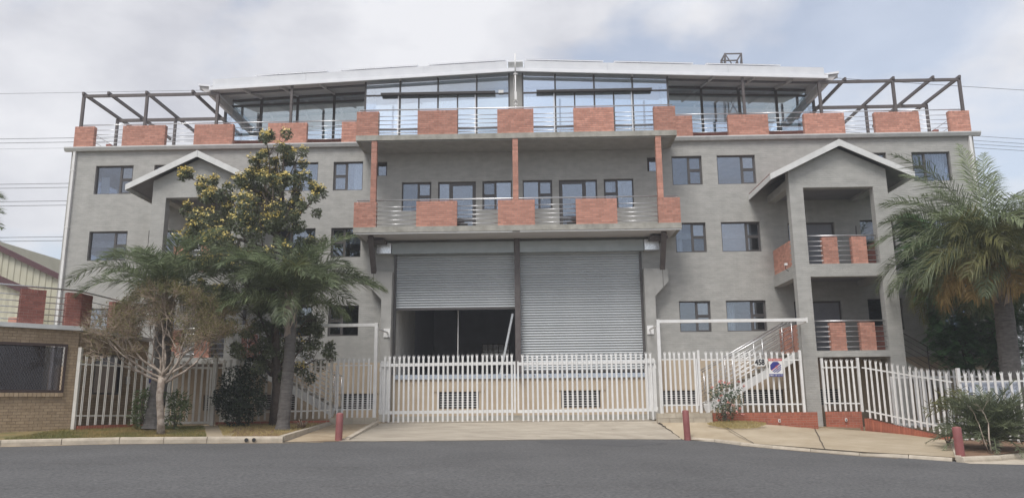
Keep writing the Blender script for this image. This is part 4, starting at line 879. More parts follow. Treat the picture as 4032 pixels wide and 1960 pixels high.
# bollards
for (x, y, z, h, lab) in ((-5.14, 22.95, .56, .80, 'faded maroon bollard standing on the stained apron'), (5.45, 25.35, .40, .92, 'faded maroon bollard at the edge of ramp and tan pavement'), (11.15, 20.05, .17, .74, 'faded maroon bollard at pavement corner beside the spiky cycad')):
    n = 16; b = MB(); prof = [(.105, -.1), (.105, h-.03), (.095, h-.008), (.05, h+.004), (.001, h+.012)]
    for (r_, zz) in prof: b.v += [(r_*math.cos(2*math.pi*k/n), r_*math.sin(2*math.pi*k/n), zz) for k in range(n)]
    b.f = [(i*n+k, i*n+(k+1) % n, (i+1)*n+(k+1) % n, (i+1)*n+k) for i in range(4) for k in range(n)]
    o = b.build('bollard', 'bollard', smooth=True); o.location = (x, y, z); o.rotation_euler = (0, R_(1.2 if x < 0 else -1.5), 0); tag(o, lab, 'bollard', 'bollards along the road edge')

# ================================================================== SIGNS
def text_mesh(s, size, m, depth=.003, bold=0.0):
    cu = bpy.data.curves.new('lettering', 'FONT'); cu.body = s; cu.size = size; cu.extrude = depth; cu.align_x = 'CENTER'; cu.align_y = 'CENTER'; cu.resolution_u = 3; cu.offset = bold
    o = bpy.data.objects.new('tmp', cu); col.objects.link(o); dg = bpy.context.evaluated_depsgraph_get(); dg.update()
    me = bpy.data.meshes.new_from_object(o.evaluated_get(dg)); bpy.data.objects.remove(o); me.materials.clear(); me.materials.append(M[m]); return me
def lettering(parent, s, size, m, loc, fit=None, bold=0.0, ry=0):
    me = text_mesh(s, size, m, bold=bold)
    xs_ = [v.co.x for v in me.vertices]; w = max(xs_)-min(xs_)
    o = link('lettering', me, parent, loc=loc); o.rotation_euler = (R_(90), 0, ry)
    if fit: o.scale = (fit/w, 1, 1)
    return o
SY = 27.235
n458 = thing('number_plate', 'white enamel house number plate reading 458 on the palisade fence', 'sign', (8.45, SY, 2.9))
cut = .05; P = [(8.26, 2.77+cut), (8.26+cut, 2.77), (8.65-cut, 2.77), (8.65, 2.77+cut), (8.65, 3.03-cut), (8.65-cut, 3.03), (8.26+cut, 3.03), (8.26, 3.03-cut)]
MB().prism(P, SY-.004, SY+.004).build('plate', 'signwhite', n458)
lettering(n458, '458', .27, 'signblack', (8.455, SY-.006, 2.90), fit=.34, bold=.012)
MB().prism([(8.44, 2.75), (8.47, 2.75), (8.47, 3.05), (8.44, 3.05)], SY+.004, SY+.03).build('bracket', 'white', n458)
def security_sign(X, Y, Z, ry, lab):
    # local frame: x right, z up; sheet .47 x .62 with red strip, navy octagon with white stripes and a number strip
    d = Vector((math.cos(ry), math.sin(ry), 0)); o = Vector((X, Y, Z)); nn = Vector((d.y, -d.x, 0))
    S = thing('security_sign', lab, 'sign', (X, Y, Z), 'security company signs')
    def pl(name, pts, m, off):
        MB().add([o+d*u+Vector((0, 0, w))+nn*off for u, w in pts]+[o+d*u+Vector((0, 0, w))+nn*(off-.004) for u, w in pts],
                 [tuple(range(len(pts))), tuple(range(2*len(pts)-1, len(pts)-1, -1))]+[(i, i+len(pts), (i+1) % len(pts)+len(pts), (i+1) % len(pts)) for i in range(len(pts))]).build(name, m, S)
    pl('sheet', [(-.235, -.31), (.235, -.31), (.235, .31), (-.235, .31)], 'signwhite', .004)
    pl('red_strip', [(-.235, .225), (.235, .225), (.235, .31), (-.235, .31)], 'signred', .008)
    pl('number_strip', [(-.235, -.31), (.235, -.31), (.235, -.215), (-.235, -.215)], 'signnavy', .008)
    oc = [(.20*math.cos(R_(22.5+45*k)), .015+.20*math.sin(R_(22.5+45*k))) for k in range(8)]
    def clip(poly, f):
        out_ = []
        for i in range(len(poly)):
            a, b = poly[i], poly[(i+1) % len(poly)]; fa, fb = f(a), f(b)
            if fa >= 0: out_.append(a)
            if fa*fb < 0: t = fa/(fa-fb); out_.append((a[0]+(b[0]-a[0])*t, a[1]+(b[1]-a[1])*t))
        return out_
    h = lambda p: p[1]-.015-(p[0])*.75      # diagonal coordinate
    bands = [(.012, 9, 'signnavy'), (-.012, .012, 'signred'), (-.085, -.045, 'signnavy'), (-.155, -.115, 'signnavy'), (-.225, -.185, 'signnavy')]
    for (a, b, m) in bands:
        pol = clip(clip(oc, lambda p: h(p)-a), lambda p: b-h(p))
        if len(pol) > 2: pl('emblem', pol, m, .008)
    for (s_, w_, z_, m) in (('TOP SECURITY', .43, .268, 'signwhite'), ('0861 10 11 12', .42, -.262, 'signwhite')):
        lettering(S, s_, .085, m, o+nn*.010+Vector((0, 0, z_)), fit=w_, ry=ry)
    pl('emblem_bar', [(-.005, .01), (.055, .055), (.04, .075), (-.02, .03)], 'signred', .0095); pl('emblem_bar', [(.01, .045), (.028, .058), (.075, -.045), (.06, -.055)], 'signred', .0095)
security_sign(8.99, SY, 2.72, 0.0, 'white and navy octagon security sign on the fence next to number plate 458')
security_sign(-11.75, 25.05, 2.42, math.atan2(2.35, 1.5), 'white and navy striped security sign on the fence behind the bare tree')
sb = thing('signboard', 'pale blue Electric signboard behind the palisade pales above the cycad', 'sign', (14.7, 24.8, 1.8))
dS = Vector((2.6, -1.4, 0)).normalized(); aS = math.atan2(dS.y, dS.x); oS = Vector((14.78, 24.72, 1.80)); nS = Vector((dS.y, -dS.x, 0))
MB().obox(oS, dS, nS, Vector((0, 0, 1)), .78, .008, .30).build('board', 'signblue', sb)
for (s_, w_, z_, sz) in (('Damar Electric', .98, .10, .17), ('GENERATORS INVERTERS AUTOMATION', .98, -.02, .07), ('SOLAR AND POWER', .5, -.10, .06)):
    lettering(sb, s_, sz, 'signgrey', oS+dS*.22+nS*.012+Vector((0, 0, z_)), fit=w_, ry=aS)
for (du, dz, rx, rz) in ((-.60, .08, .05, .10), (-.52, -.05, .07, .05), (-.62, -.12, .05, .04), (-.42, .10, .03, .09)):
    pts_ = [oS+dS*(du+rx*math.cos(t))+nS*.012+Vector((0, 0, dz+rz*math.sin(t))) for t in [2*math.pi*k/9 for k in range(9)]]
    MB().add(pts_, [tuple(range(9))]).build('emblem', 'signgrey', sb)
for q in (-.6, .6): MB().box(oS.x+dS.x*q-.03, oS.x+dS.x*q+.03, oS.y+dS.y*q+.03, oS.y+dS.y*q+.09, .2, 2.05).build('leg', 'cream', sb)

# ================================================================== GATEHOUSE
GA = R_(43); dG = Vector((math.sin(GA), math.cos(GA), 0)); cG = Vector((-13.2, 23.1, 0)); LG = 5.2
GH = thing('gatehouse', 'tan brick gatehouse with a mesh covered window and red brick roof parapet', 'gatehouse', (-14.5, 22.5, .93))
A0 = cG-dG*LG
wx1 = LG-.30; wx0 = LG-2.35
brickwork(GH, (A0.x, A0.y), (dG.x, dG.y), LG, .80, 3.87, .22, 'brick_tan', rowlock=False, name='front_wall', mortar='mortar_tan', holes=[(wx0, wx1, 2.03, 3.45)])
brickwork(GH, (cG.x+.0, cG.y+.12), (0.0001, 1), 4.2, .80, 3.87, .22, 'brick_tan', rowlock=False, name='side_wall', mortar='mortar_tan', holes=[(.85, 2.6, 1.99, 3.26)])
def onG(u, w, z): return A0+dG*u-Vector((dG.y, -dG.x, 0))*w+Vector((0, 0, z))
def gbox(u0, u1, w0, w1, z0, z1):
    b = MB().box(u0, u1, w0, w1, z0, z1); return MB().add([onG(*p) for p in b.v], b.f)
fr = MB()
for (a, c, z0, z1) in ((wx0, wx1, 2.03, 2.10), (wx0, wx1, 3.37, 3.45), (wx0, wx0+.06, 2.10, 3.37), (wx1-.06, wx1, 2.10, 3.37)): b = gbox(a, c, -.05, .0, z0, z1); fr.add(b.v, b.f)
gw = fr.build('window_frame', 'meshbrown', GH)
gbox(wx0+.06, wx1-.06, .16, .17, 2.1, 3.37).build('pane', 'glass_dark', gw)
ms = MB()       # expanded mesh screen
for k in range(60):
    u = wx0+.02+k*.068-2.0
    for sg in (1, -1):
        ua, ub = u, u+.72
        za, zb_ = (2.05, 3.42) if sg > 0 else (3.42, 2.05)
        t0, t1 = 0.0, 1.0
        lo_, hi_2 = wx0+.03, wx1-.03
        if ub < lo_ or ua > hi_2: continue
        if ua < lo_: t0 = (lo_-ua)/(ub-ua)
        if ub > hi_2: t1 = (hi_2-ua)/(ub-ua)
        p, q = onG(ua+(ub-ua)*t0, -.03, za+(zb_-za)*t0), onG(ua+(ub-ua)*t1, -.03, za+(zb_-za)*t1); ms.bar(p, q, .006, .006)
ms.build('mesh_screen', 'meshbrown', gw, kind='stuff')
for k in range(18): u = wx0-.02+k*.115; gbox(u+.004, u+.108, -.06, .12, 1.91, 2.02).build('sill_brick', 'brick_tan', gw)
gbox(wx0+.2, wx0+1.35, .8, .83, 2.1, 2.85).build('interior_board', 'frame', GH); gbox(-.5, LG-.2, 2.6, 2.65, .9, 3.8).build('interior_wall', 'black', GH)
sw = MB(); 
for (y0, y1, z0, z1) in ((24.07, 25.82, 1.99, 2.05), (24.07, 25.82, 3.2, 3.26), (24.07, 24.13, 2.05, 3.2), (25.76, 25.82, 2.05, 3.2)): sw.box(-13.26, -13.2, y0, y1, z0, z1)
s_ = sw.build('window_frame', 'frame', GH); MB().box(-13.28, -13.27, 24.1, 25.8, 2.02, 3.23).build('pane', 'glass_dark', s_)
for k in range(8): MB().box(-13.3, -13.16, 24.05+k*.225, 24.265+k*.225, 1.88, 1.98).build('sill_brick', 'brick_tan', s_)
MB().plate([(cG.x, cG.y+.05, 3.95), (cG.x, 27.4, 3.95), (-19, 27.4, 3.95), (A0.x-.3, A0.y+.3, 3.95)], .1).build('flat_roof', 'slab', GH)
gbox(-.3, LG+.04, -.14, .04, 3.87, 4.0).build('gutter', 'gutter', GH); MB().box(-13.24, -13.06, 23.1, 27.4, 3.87, 3.99).build('gutter', 'gutter', GH)
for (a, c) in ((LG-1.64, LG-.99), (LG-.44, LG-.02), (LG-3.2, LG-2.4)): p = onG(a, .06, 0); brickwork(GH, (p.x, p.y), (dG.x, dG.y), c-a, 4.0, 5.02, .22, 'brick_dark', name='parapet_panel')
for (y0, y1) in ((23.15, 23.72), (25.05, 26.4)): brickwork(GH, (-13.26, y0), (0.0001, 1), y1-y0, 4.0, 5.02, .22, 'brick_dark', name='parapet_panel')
for z in (4.12, 4.30, 4.48, 4.66, 4.84): hrail(GH, onG(-.2, .12, z), onG(LG-.1, .12, z), .014); hrail(GH, (-13.36, 23.2, z), (-13.36, 27.2, z), .014)
hrail(GH, onG(-.2, .12, 5.1), onG(LG, .12, 5.1), .026, name='handrail'); hrail(GH, (-13.36, 23.1, 5.1), (-13.36, 27.2, 5.1), .026, name='handrail')
wl_ = MB().box(-13.17, -13.08, 26.0, 26.1, 2.35, 2.6).build('wall_lamp', 'signwhite', GH)
tag(MB().box(-17.2, -16.3, 25.6, 26.0, 3.955, 4.6).build('red_planter', 'brick'), 'red brick planter block on the gatehouse roof behind its railing', 'planter')

# ================================================================== BACKGROUND
WH = thing('warehouse', 'cream clad warehouse with maroon roof trim behind the gatehouse', 'warehouse', (-34, 45, 0))
wall = MB(); x = -40.0; 
def wtop(x): return 9.25-(x+27.9)*.47 if x < -27.9 else 9.25-(x+27.9)*.47
while x < -21.0:
    for (dx, dy) in ((0, 0), (.16, 0), (.20, .05), (.36, .05), (.40, 0)): wall.v += [(x+dx, 45+dy, -1), (x+dx, 45+dy, wtop(x+dx))]
    x += .40
n = len(wall.v)//2; wall.f = [(2*i, 2*i+2, 2*i+3, 2*i+1) for i in range(n-1)]
wall.build('cladding', 'cladding', WH)
MB().bar((-40, 44.9, wtop(-40)+.1), (-21, 44.9, wtop(-21)+.1), .25, .30).build('barge_trim', 'maroon', WH)
MB().prism([(-40, wtop(-40)-1.5), (-21, wtop(-21)-1.5), (-21, wtop(-21)-1.8), (-40, wtop(-40)-1.8)], 45.3, 46.4).build('roof', 'maroon', WH)
MB().box(-40, -39.8, 45.1, 70, -1, 14).build('rear_cladding', 'cladding', WH)
LW = thing('lean_to', 'lower cream clad shed with maroon barge trim against the warehouse', 'shed', (-31, 42, 0))
MB().bar((-36, 43.0, 11.35), (-27.4, 43.0, 7.75), .2, .38).build('barge_trim', 'maroon', LW)
lc = MB(); x = -36.0
while x < -27.6: lc.v += [(x, 43.1, -1), (x, 43.1, 11.2-(x+36)*.42), (x+.2, 43.15, -1), (x+.2, 43.15, 11.2-(x+.2+36)*.42)]; x += .4
n = len(lc.v)//2; lc.f = [(2*i, 2*i+2, 2*i+3, 2*i+1) for i in range(n-1)]; lc.build('cladding', 'cladding', LW)

def cable(p, q, sag, lab, r=.035):
    p, q = Vector(p), Vector(q); pts_ = [p.lerp(q, k/16)-Vector((0, 0, sag*4*(k/16)*(1-k/16))) for k in range(17)]
    tag(MB().tube(pts_, r*.6, 5).build('power_line', 'wire'), lab, 'power line', 'overhead power lines')
WL = [('topmost single power line above the gatehouse side pergola', 32.1, .03), ('upper power line of the pair level with the terrace parapet', 27.42, .045), ('lower power line of the pair level with the terrace parapet', 27.0, .045), ('thin power line just under the parapet level pair', 26.4, .02),
      ('upper power line of the pair level with the third floor windows', 22.85, .045), ('lower power line of the pair level with the third floor windows', 22.45, .045), ('upper power line of the pair beside the cut palm fronds', 21.12, .045), ('lower power line of the pair beside the cut palm fronds', 20.7, .045),
      ('upper power line of the pair above the warehouse gable', 17.62, .045), ('lower power line of the pair above the warehouse gable', 17.25, .045), ('upper power line of the pair touching the warehouse roof slope', 15.0, .045), ('lower power line of the pair touching the warehouse roof slope', 14.55, .045)]
for (lab, z, r_) in WL: cable((-120, 70, z+.2), (-10, 70, z-.25), .15, lab, r_)
for (lab, z0, z1, r_) in (('single power line crossing behind the pergola over the palm', 32.6, 24.5, .04), ('top power line of four beyond the palm side downpipe', 27.7, 19.5, .035), ('second power line of four beyond the palm side downpipe', 27.2, 19.2, .035), ('third power line of four beyond the palm side downpipe', 26.8, 19.0, .035), ('lowest power line of four beyond the palm side downpipe', 26.4, 18.8, .035)):
    cable((22, 70, z0), (120, 70, z1), .3, lab, r_)
# lattice mast top behind the roof
LM = thing('lattice_mast', 'rusty steel lattice mast head rising behind the white roof', 'mast', (17.6, 60, 0))
cs = [(16.95, 60), (18.3, 60), (18.3, 61.3), (16.95, 61.3)]
for (x, y) in cs: MB().bar((x, y, -3), (x, y, 29.9), .11).build('leg', 'steel_brown', LM)
for i in range(4):
    a, b = cs[i], cs[(i+1) % 4]
    for z in (27.5, 29.85): MB().bar((*a, z), (*b, z), .09).build('horizontal', 'steel_brown', LM)
    for (z0, z1) in ((27.5, 29.85), (29.85, 27.5), (24.5, 27.5)): MB().bar((*a, z0), (*b, z1), .07).build('brace', 'steel_brown', LM)
for (q, z0) in (((16.45, 60.2), 28.7), ((16.45, 61.2), 28.7)):
    for (t, z1) in ((cs[0], 29.8), (cs[3], 29.8), (cs[0], 28.3), (cs[3], 28.3)): MB().bar((*q, z0), (*t, z1), .06).build('outrigger', 'steel_brown', LM)
for z in (5, 10, 15, 20, 24.5):
    for i in range(4): MB().bar((*cs[i], z), (*cs[(i+1) % 4], z), .09).build('horizontal', 'steel_brown', LM)

# ================================================================== VEGETATION
def frond_mesh(L, droop, nl, ll, lw, seed, vshape=.5, curl=.0, tipdroop=.35, start=.16):
    """pinnate frond rising along +X then arching down; rachis starts at origin"""
    r = random.Random(seed); b = MB(); pts = []
    ang = R_(0); p = Vector((0, 0, 0)); n = 14
    for k in range(n+1):
        t = k/n; pts.append(p.copy()); a = -droop*(t**1.5); p = p+Vector((math.cos(a), curl*math.sin(t*3), math.sin(a)))*(L/n)
    b.tube(pts, [.022*(1-.85*k/n)+.003 for k in range(n+1)], 5)
    def at(t):
        f_ = t*n; i = min(int(f_), n-1); return pts[i].lerp(pts[i+1], f_-i), (pts[i+1]-pts[i]).normalized()
    for k in range(nl):
        t = start+(1-start)*(k+.5)/nl
        for s in (-1, 1):
            q, d = at(min(.999, t+r.uniform(-.006, .006)))
            side = Vector((0, 1, 0))*s; upv = d.cross(Vector((0, 1, 0))); upv = upv if upv.z > 0 else -upv
            l = ll*(math.sin(math.pi*min(1, .18+.80*t))**.7)*r.uniform(.8, 1.12)
            fwd = .55+.5*t
            dirv = (side*1.0+d*fwd+upv*(vshape*r.uniform(-.6, 1.9))).normalized()
            e1 = q+dirv*l*.55; e2 = q+dirv*l+Vector((0, 0, -tipdroop*l*r.uniform(.5, 1.4)))
            wv = dirv.cross(upv).normalized()*lw*.5
            tw = r.uniform(-.6, .6); wv = (wv*math.cos(tw)+upv*lw*.5*math.sin(tw))
            o = len(b.v); b.v += [tuple(q-wv*.5), tuple(q+wv*.5), tuple(e1+wv), tuple(e1-wv), tuple(e2)]
            b.f += [(o, o+1, o+2, o+3), (o+3, o+2, o+4)]
    return b
def palm(label, base, top, r0_, r1_, fronds, crown_r, seed, mats, sc=1.0, boots=18, lean=None, group=None, td=.35):
    r = random.Random(seed); T = thing('palm_tree', label, 'palm tree', base, group)
    base, top = Vector(base), Vector(top); n = 26; pts = []; rad = []
    for k in range(n+1):
        t = k/n; p = base.lerp(top, t)+Vector((math.sin(t*2.2)*.05, math.sin(t*3)*.04, 0)); pts.append(p); q = r0_+(r1_-r0_)*t
        rad.append(q*(1.0+.055*(k % 2))*(1.25 if k == 0 else 1))
    MB().tube(pts, rad, 14).build('trunk', 'bark_palm', T)
    for k in range(boots):
        a = k*2.399; t = .72+.30*k/boots; p = base.lerp(top, t); rr_ = r1_*1.0; o = Vector((math.cos(a), math.sin(a), 0)); s = Vector((-o.y, o.x, 0))
        q0 = p+o*rr_*.8; q1 = p+o*(rr_*1.15)+Vector((0, 0, .28)); q2 = p+o*(rr_*1.7)+Vector((0, 0, .60)); w0, w1, w2 = .10, .07, .025
        MB().add([q0-s*w0, q0+s*w0, q1+s*w1, q1-s*w1, q2+s*w2, q2-s*w2, q0-o*.05, q1-o*.05, q2-o*.03], [(0, 1, 2, 3), (3, 2, 4, 5), (0, 3, 7, 6), (3, 5, 8, 7), (1, 6, 7, 2), (2, 7, 8, 4)]).build('leaf_base', 'boot', T)
    for (az, el, L, droop, kind) in fronds:
        me = cache.get(('frond', kind, round(L, 1), round(droop, 1)))
        if me is None:
            me = frond_mesh(L, droop, 92, .60*sc, .026, hash((round(L*10), round(droop*10))) % 999, vshape=.55, tipdroop=td).mesh('frond'); me.materials.append(M[kind]); cache[('frond', kind, round(L, 1), round(droop, 1))] = me
        o = link('frond', me, T); o.location = top+Vector((math.cos(R_(az)), math.sin(R_(az)), 0))*crown_r*.5+Vector((0, 0, r.uniform(-.05, .25)))
        o.rotation_euler = Vector((0, 0, 0)); o.rotation_mode = 'XYZ'
        rot = Matrix.Rotation(R_(az), 3, 'Z') @ Matrix.Rotation(-R_(el), 3, 'Y') @ Matrix.Rotation(R_(r.uniform(-28, 28)), 3, 'X'); o.rotation_euler = rot.to_euler()
    return T
# (azimuth from +X counter-clockwise seen from above, elevation, length, droop, material)
def ring(n, seed, L, els, drp, kind, a0=0):
    r = random.Random(seed); return [(a0+360*k/n+r.uniform(-14, 14), r.uniform(*els), round(L*r.uniform(.85, 1.1), 1), round(r.uniform(*drp), 1), kind) for k in range(n)]
palm('green feather palm with grey ringed trunk standing behind the bare pale tree', (-11.05, 23.75, .92), (-11.0, 23.95, 4.9), .26, .19,
     [(180, 46, 3.7, 1.9, 'frond'), (168, 60, 3.2, 1.8, 'frond'), (200, 30, 2.8, 1.6, 'frond'), (150, 72, 2.8, 1.4, 'frond'), (10, 66, 2.8, 1.5, 'frond')]+ring(14, 3, 2.8, (30, 78), (1.2, 1.8), 'frond')+ring(5, 4, 2.0, (-5, 20), (.9, 1.5), 'frond_olive'), .14, 11, None, sc=1.1, td=.45)
palm('feather palm with brown leaf bases in the bed beside the stained apron', (-7.28, 24.45, .84), (-7.25, 24.6, 4.75), .20, .15,
     [(2, 30, 3.1, 1.1, 'frond'), (20, 44, 3.0, 1.7, 'frond'), (182, 26, 2.9, 1.3, 'frond'), (35, 62, 3.0, 1.6, 'frond'), (150, 68, 3.2, 1.3, 'frond'), (120, 76, 3.2, 1.0, 'frond'), (-40, 48, 2.8, 1.9, 'frond'), (-80, 60, 2.6, 2.0, 'frond_olive'), (-120, 50, 2.7, 1.9, 'frond')]+ring(18, 8, 3.0, (24, 76), (1.2, 2.0), 'frond')+ring(5, 9, 2.4, (5, 25), (1.0, 1.5), 'frond'), .14, 12, None, sc=1.15, td=.5, boots=24)
palm('tall palm with drooping golden dead fronds behind the spiky cycad', (15.6, 25.0, .3), (15.75, 25.1, 5.9), .32, .25,
     [(165, 62, 4.2, 1.4, 'frond'), (150, 76, 4.9, 1.0, 'frond'), (130, 72, 4.8, .9, 'frond'), (95, 84, 4.8, .5, 'frond'), (70, 80, 4.6, .7, 'frond'), (60, 70, 4.6, .8, 'frond'), (178, 40, 4.2, 1.5, 'frond'), (195, 30, 4.0, 1.6, 'frond'), (185, 12, 3.8, 1.3, 'frond'), (230, 48, 3.0, 2.2, 'frond_olive'), (205, 56, 3.2, 2.3, 'frond_olive'), (262, 55, 3.0, 2.3, 'frond_olive'), (300, 48, 3.0, 2.1, 'frond_olive'), (240, 30, 2.8, 2.0, 'frond_olive'),
      (186, -6, 2.7, 1.4, 'frond_dry'), (205, 2, 2.5, 1.6, 'frond_dry'), (176, -14, 2.4, 1.4, 'frond_dry'), (225, -12, 2.3, 1.4, 'frond_dry'), (250, -20, 2.0, 1.3, 'frond_dry')]+ring(24, 21, 3.8, (15, 76), (1.1, 2.0), 'frond')+ring(11, 22, 3.2, (0, 40), (1.6, 2.2), 'frond_olive')+ring(8, 23, 2.6, (-25, 5), (1.2, 1.6), 'frond'), .22, 13, None, sc=1.45, boots=26, td=.6)
palm('palm whose drooping frond tips hang over the gatehouse roof railing', (-17.1, 21.2, .9), (-17.0, 21.2, 6.9), .2, .16,
     [(5, 35, 2.2, 1.3, 'frond'), (0, 8, 2.2, .9, 'frond'), (-20, 20, 2.1, 1.4, 'frond'), (20, 50, 2.1, 1.4, 'frond'), (10, -12, 2.0, .9, 'frond')]+ring(9, 31, 2.2, (10, 70), (1.0, 1.7), 'frond'), .14, 14, None)

def grow(b, tips, p, d, L, r_, depth, rg, spread, gnarl, n=6, up_=.15, kids=(2, 3), shrink=.72):
    pts = [p.copy()]; rad = [r_]; q = p.copy(); dd = d.copy(); seg = 4
    for k in range(seg):
        dd = (dd+Vector((rg.uniform(-1, 1), rg.uniform(-1, 1), rg.uniform(-.6, 1)*.7+up_))*gnarl).normalized(); q = q+dd*L/seg; pts.append(q.copy()); rad.append(r_*(1-.35*(k+1)/seg))
    b.tube(pts, rad, max(3, n), cap=depth == 0)
    tips.append((q.copy(), dd.copy(), depth))
    if depth == 0: return
    for k in range(rg.randint(*kids)):
        a = Vector((rg.gauss(0, 1), rg.gauss(0, 1), rg.gauss(0, .8))).normalized(); nd_ = (dd+a*spread).normalized()
        grow(b, tips, q if k < 2 else pts[rg.randint(2, 3)], nd_, L*shrink*rg.uniform(.75, 1.15), rad[-1]*.78, depth-1, rg, spread, gnarl, n-1, up_, kids, shrink)
def leaf(b, p, L, W, rg, hang=.4):
    d = Vector((rg.gauss(0, 1), rg.gauss(0, 1), rg.gauss(0, .7)-hang)).normalized(); s = d.orthogonal().normalized(); t = rg.uniform(0, 6.28); s = (s*math.cos(t)+d.cross(s)*math.sin(t))
    n = d.cross(s); o = len(b.v); m_ = p+d*L*.5+n*L*.08
    b.v += [tuple(p), tuple(m_+s*W*.5), tuple(p+d*L), tuple(m_-s*W*.5)]; b.f += [(o, o+1, o+2), (o, o+2, o+3)]
def blob_pt(c, r_, rg, shell=.55):
    while True:
        v = Vector((rg.uniform(-1, 1), rg.uniform(-1, 1), rg.uniform(-1, 1)))
        if v.length <= 1: break
    v = v.normalized()*(v.length**shell); return c+v*r_
# ---- yellow flowering tree
YT_BLOBS = [(-8.41, 10.81, .53), (-8.61, 10.4, .49), (-7.89, 10.31, .42), (-8.26, 9.8, .67), (-8.41, 9.21, .56), (-7.76, 9.2, .63), (-7.05, 9.22, .39), (-7.38, 8.46, .53), (-9.73, 9.82, .45), (-9.3, 9.96, .42), (-9.82, 9.09, .77), (-8.97, 9.07, .84), (-10.39, 8.95, .42), (-11.28, 9.4, .31), (-11.72, 9.63, .2), (-10.95, 8.81, .39), (-11.34, 8.24, .39), (-11.71, 7.52, .31), (-10.6, 7.94, .77), (-9.75, 7.92, .98), (-8.76, 7.91, .98), (-7.77, 7.89, .84), (-11.39, 7.09, .56), (-10.68, 6.94, .77), (-9.68, 6.78, 1.05), (-8.56, 6.76, 1.05), (-7.59, 6.89, .63), (-7.04, 7.17, .35), (-11.05, 6.23, .49), (-10.05, 5.94, .77), (-9.06, 5.65, 1.12), (-7.95, 5.63, 1.12), (-6.99, 5.9, .56), (-9.28, 4.68, .84), (-8.31, 4.53, 1.12), (-7.21, 4.65, .7), (-8.95, 3.72, .7), (-7.98, 3.58, .84), (-6.9, 3.83, .42), (-7.01, 3.16, .7), (-8.09, 2.9, .63)]
rg = random.Random(41); YT = thing('flowering_tree', 'tall dark green tree covered in yellow blossom in front of the facade', 'tree', (-8.15, 26.2, 1.0))
tb = MB(); base = Vector((-8.15, 26.2, .85)); mid = Vector((-8.3, 26.3, 4.2))
tb.tube([base, Vector((-8.1, 26.2, 2.2)), mid, Vector((-8.5, 26.3, 6.5)), Vector((-8.3, 26.3, 9.0)), Vector((-8.25, 26.2, 10.6))], [.17, .15, .13, .10, .06, .02], 10)
CB = MB(); FB = MB()
for (x, z, r_) in YT_BLOBS:
    y = 26.3+rg.uniform(-.9, .9)*min(1, .35+r_); c = Vector((x, y, z))
    src_ = Vector((-8.35, 26.3, max(2.6, min(9.4, z-1.0-r_)))); k1 = src_.lerp(c, .5)+Vector((rg.uniform(-.2, .2), rg.uniform(-.2, .2), -.15))
    tb.tube([src_, k1, c], [.055, .035, .012], 6)
    for k in range(5): e = blob_pt(c, r_*.95, rg, .4); tb.tube([c.lerp(k1, .2), c.lerp(e, .5)+Vector((0, 0, .05)), e], [.014, .01, .005], 4)
    nl = int(300+1250*r_**2.1)
    subs = [(blob_pt(c, r_*.95, rg, .40), rg.uniform(.20, .36)*max(.55, r_)) for _ in range(max(5, int(11*r_)))]
    for k in range(nl):
        sc_, sr_ = subs[k % len(subs)]; leaf(CB, blob_pt(sc_, sr_, rg, .5), rg.uniform(.09, .16), rg.uniform(.04, .065), rg)
    fl = 1.0 if z > 6.0 else (.12 if z > 3 else .05)
    if x > -8.2 and z < 8.3: fl *= .25
    for (sc_, sr_) in subs:
        if rg.random() > .85*fl+.0: continue
        for k in range(int(17*(.4+rg.random()))):
            v = blob_pt(Vector((0, 0, 0)), 1, rg, .3); v.z = abs(v.z)*.9+.15; v.y -= .6; p = sc_+v.normalized()*sr_*rg.uniform(.8, 1.6)
            for j in range(4): leaf(FB, p+Vector((rg.uniform(-.02, .02), rg.uniform(-.02, .02), rg.uniform(-.02, .02))), rg.uniform(.045, .075), rg.uniform(.04, .06), rg, -.2)
tb.build('trunk', 'bark', YT, smooth=True); CB.build('crown', 'leaf', YT); FB.build('blossom', 'yellow', YT)
# ---- feathery tree on the right
rg = random.Random(52); FT = thing('feathery_tree', 'dark green feathery leaved tree behind the right fence and palm', 'tree', (16.8, 29, .3))
tb = MB(); tb.tube([(16.9, 29.2, .2), (16.8, 29.1, 2.0), (16.6, 29, 4.2), (16.0, 29, 6.6)], [.15, .12, .08, .03], 8); CB = MB()
for (x, z, r_) in [(15.6, 7.72, .7), (15.05, 8.2, .39), (15.05, 6.81, .62), (15.74, 6.34, .85), (16.73, 6.03, .93), (17.87, 5.71, .93), (15.34, 5.44, .62), (16.28, 4.68, .93), (15.77, 4.1, .77), (17.26, 4.37, 1.08), (18.24, 4.07, .93), (16.12, 3.36, .85), (17.11, 3.2, .93), (17.96, 3.05, .77), (18.7, 6.2, 1.0), (18.9, 4.8, 1.0)]:
    c = Vector((x, 29+rg.uniform(-.6, .6), z)); tb.tube([(16.6, 29, max(1.6, z-1.2)), c.lerp(Vector((16.6, 29, z)), .4), c], [.04, .028, .01], 5)
    for k in range(int(110+330*r_*r_)):
        p = blob_pt(c, r_, rg, .5); a = rg.uniform(0, 6.28); d = Vector((math.cos(a), math.sin(a), rg.uniform(-.45, .15))).normalized(); L = rg.uniform(.30, .5); s = d.cross(Vector((0, 0, 1))).normalized()
        for j in range(11):
            t = (j+.5)/11; q = p+d*L*t+Vector((0, 0, -.10*t*t)); l = .10*math.sin(math.pi*(.15+.8*t))+.02
            for sg in (-1, 1):
                e = q+s*sg*l+d*.03+Vector((0, 0, rg.uniform(-.015, .01))); o = len(CB.v); CB.v += [tuple(q-d*.020), tuple(q+d*.020), tuple(e+d*.014), tuple(e-d*.014)]; CB.f.append((o, o+1, o+2, o+3))
tb.build('trunk', 'bark', FT, smooth=True); CB.build('crown', 'leaf_fern', FT)
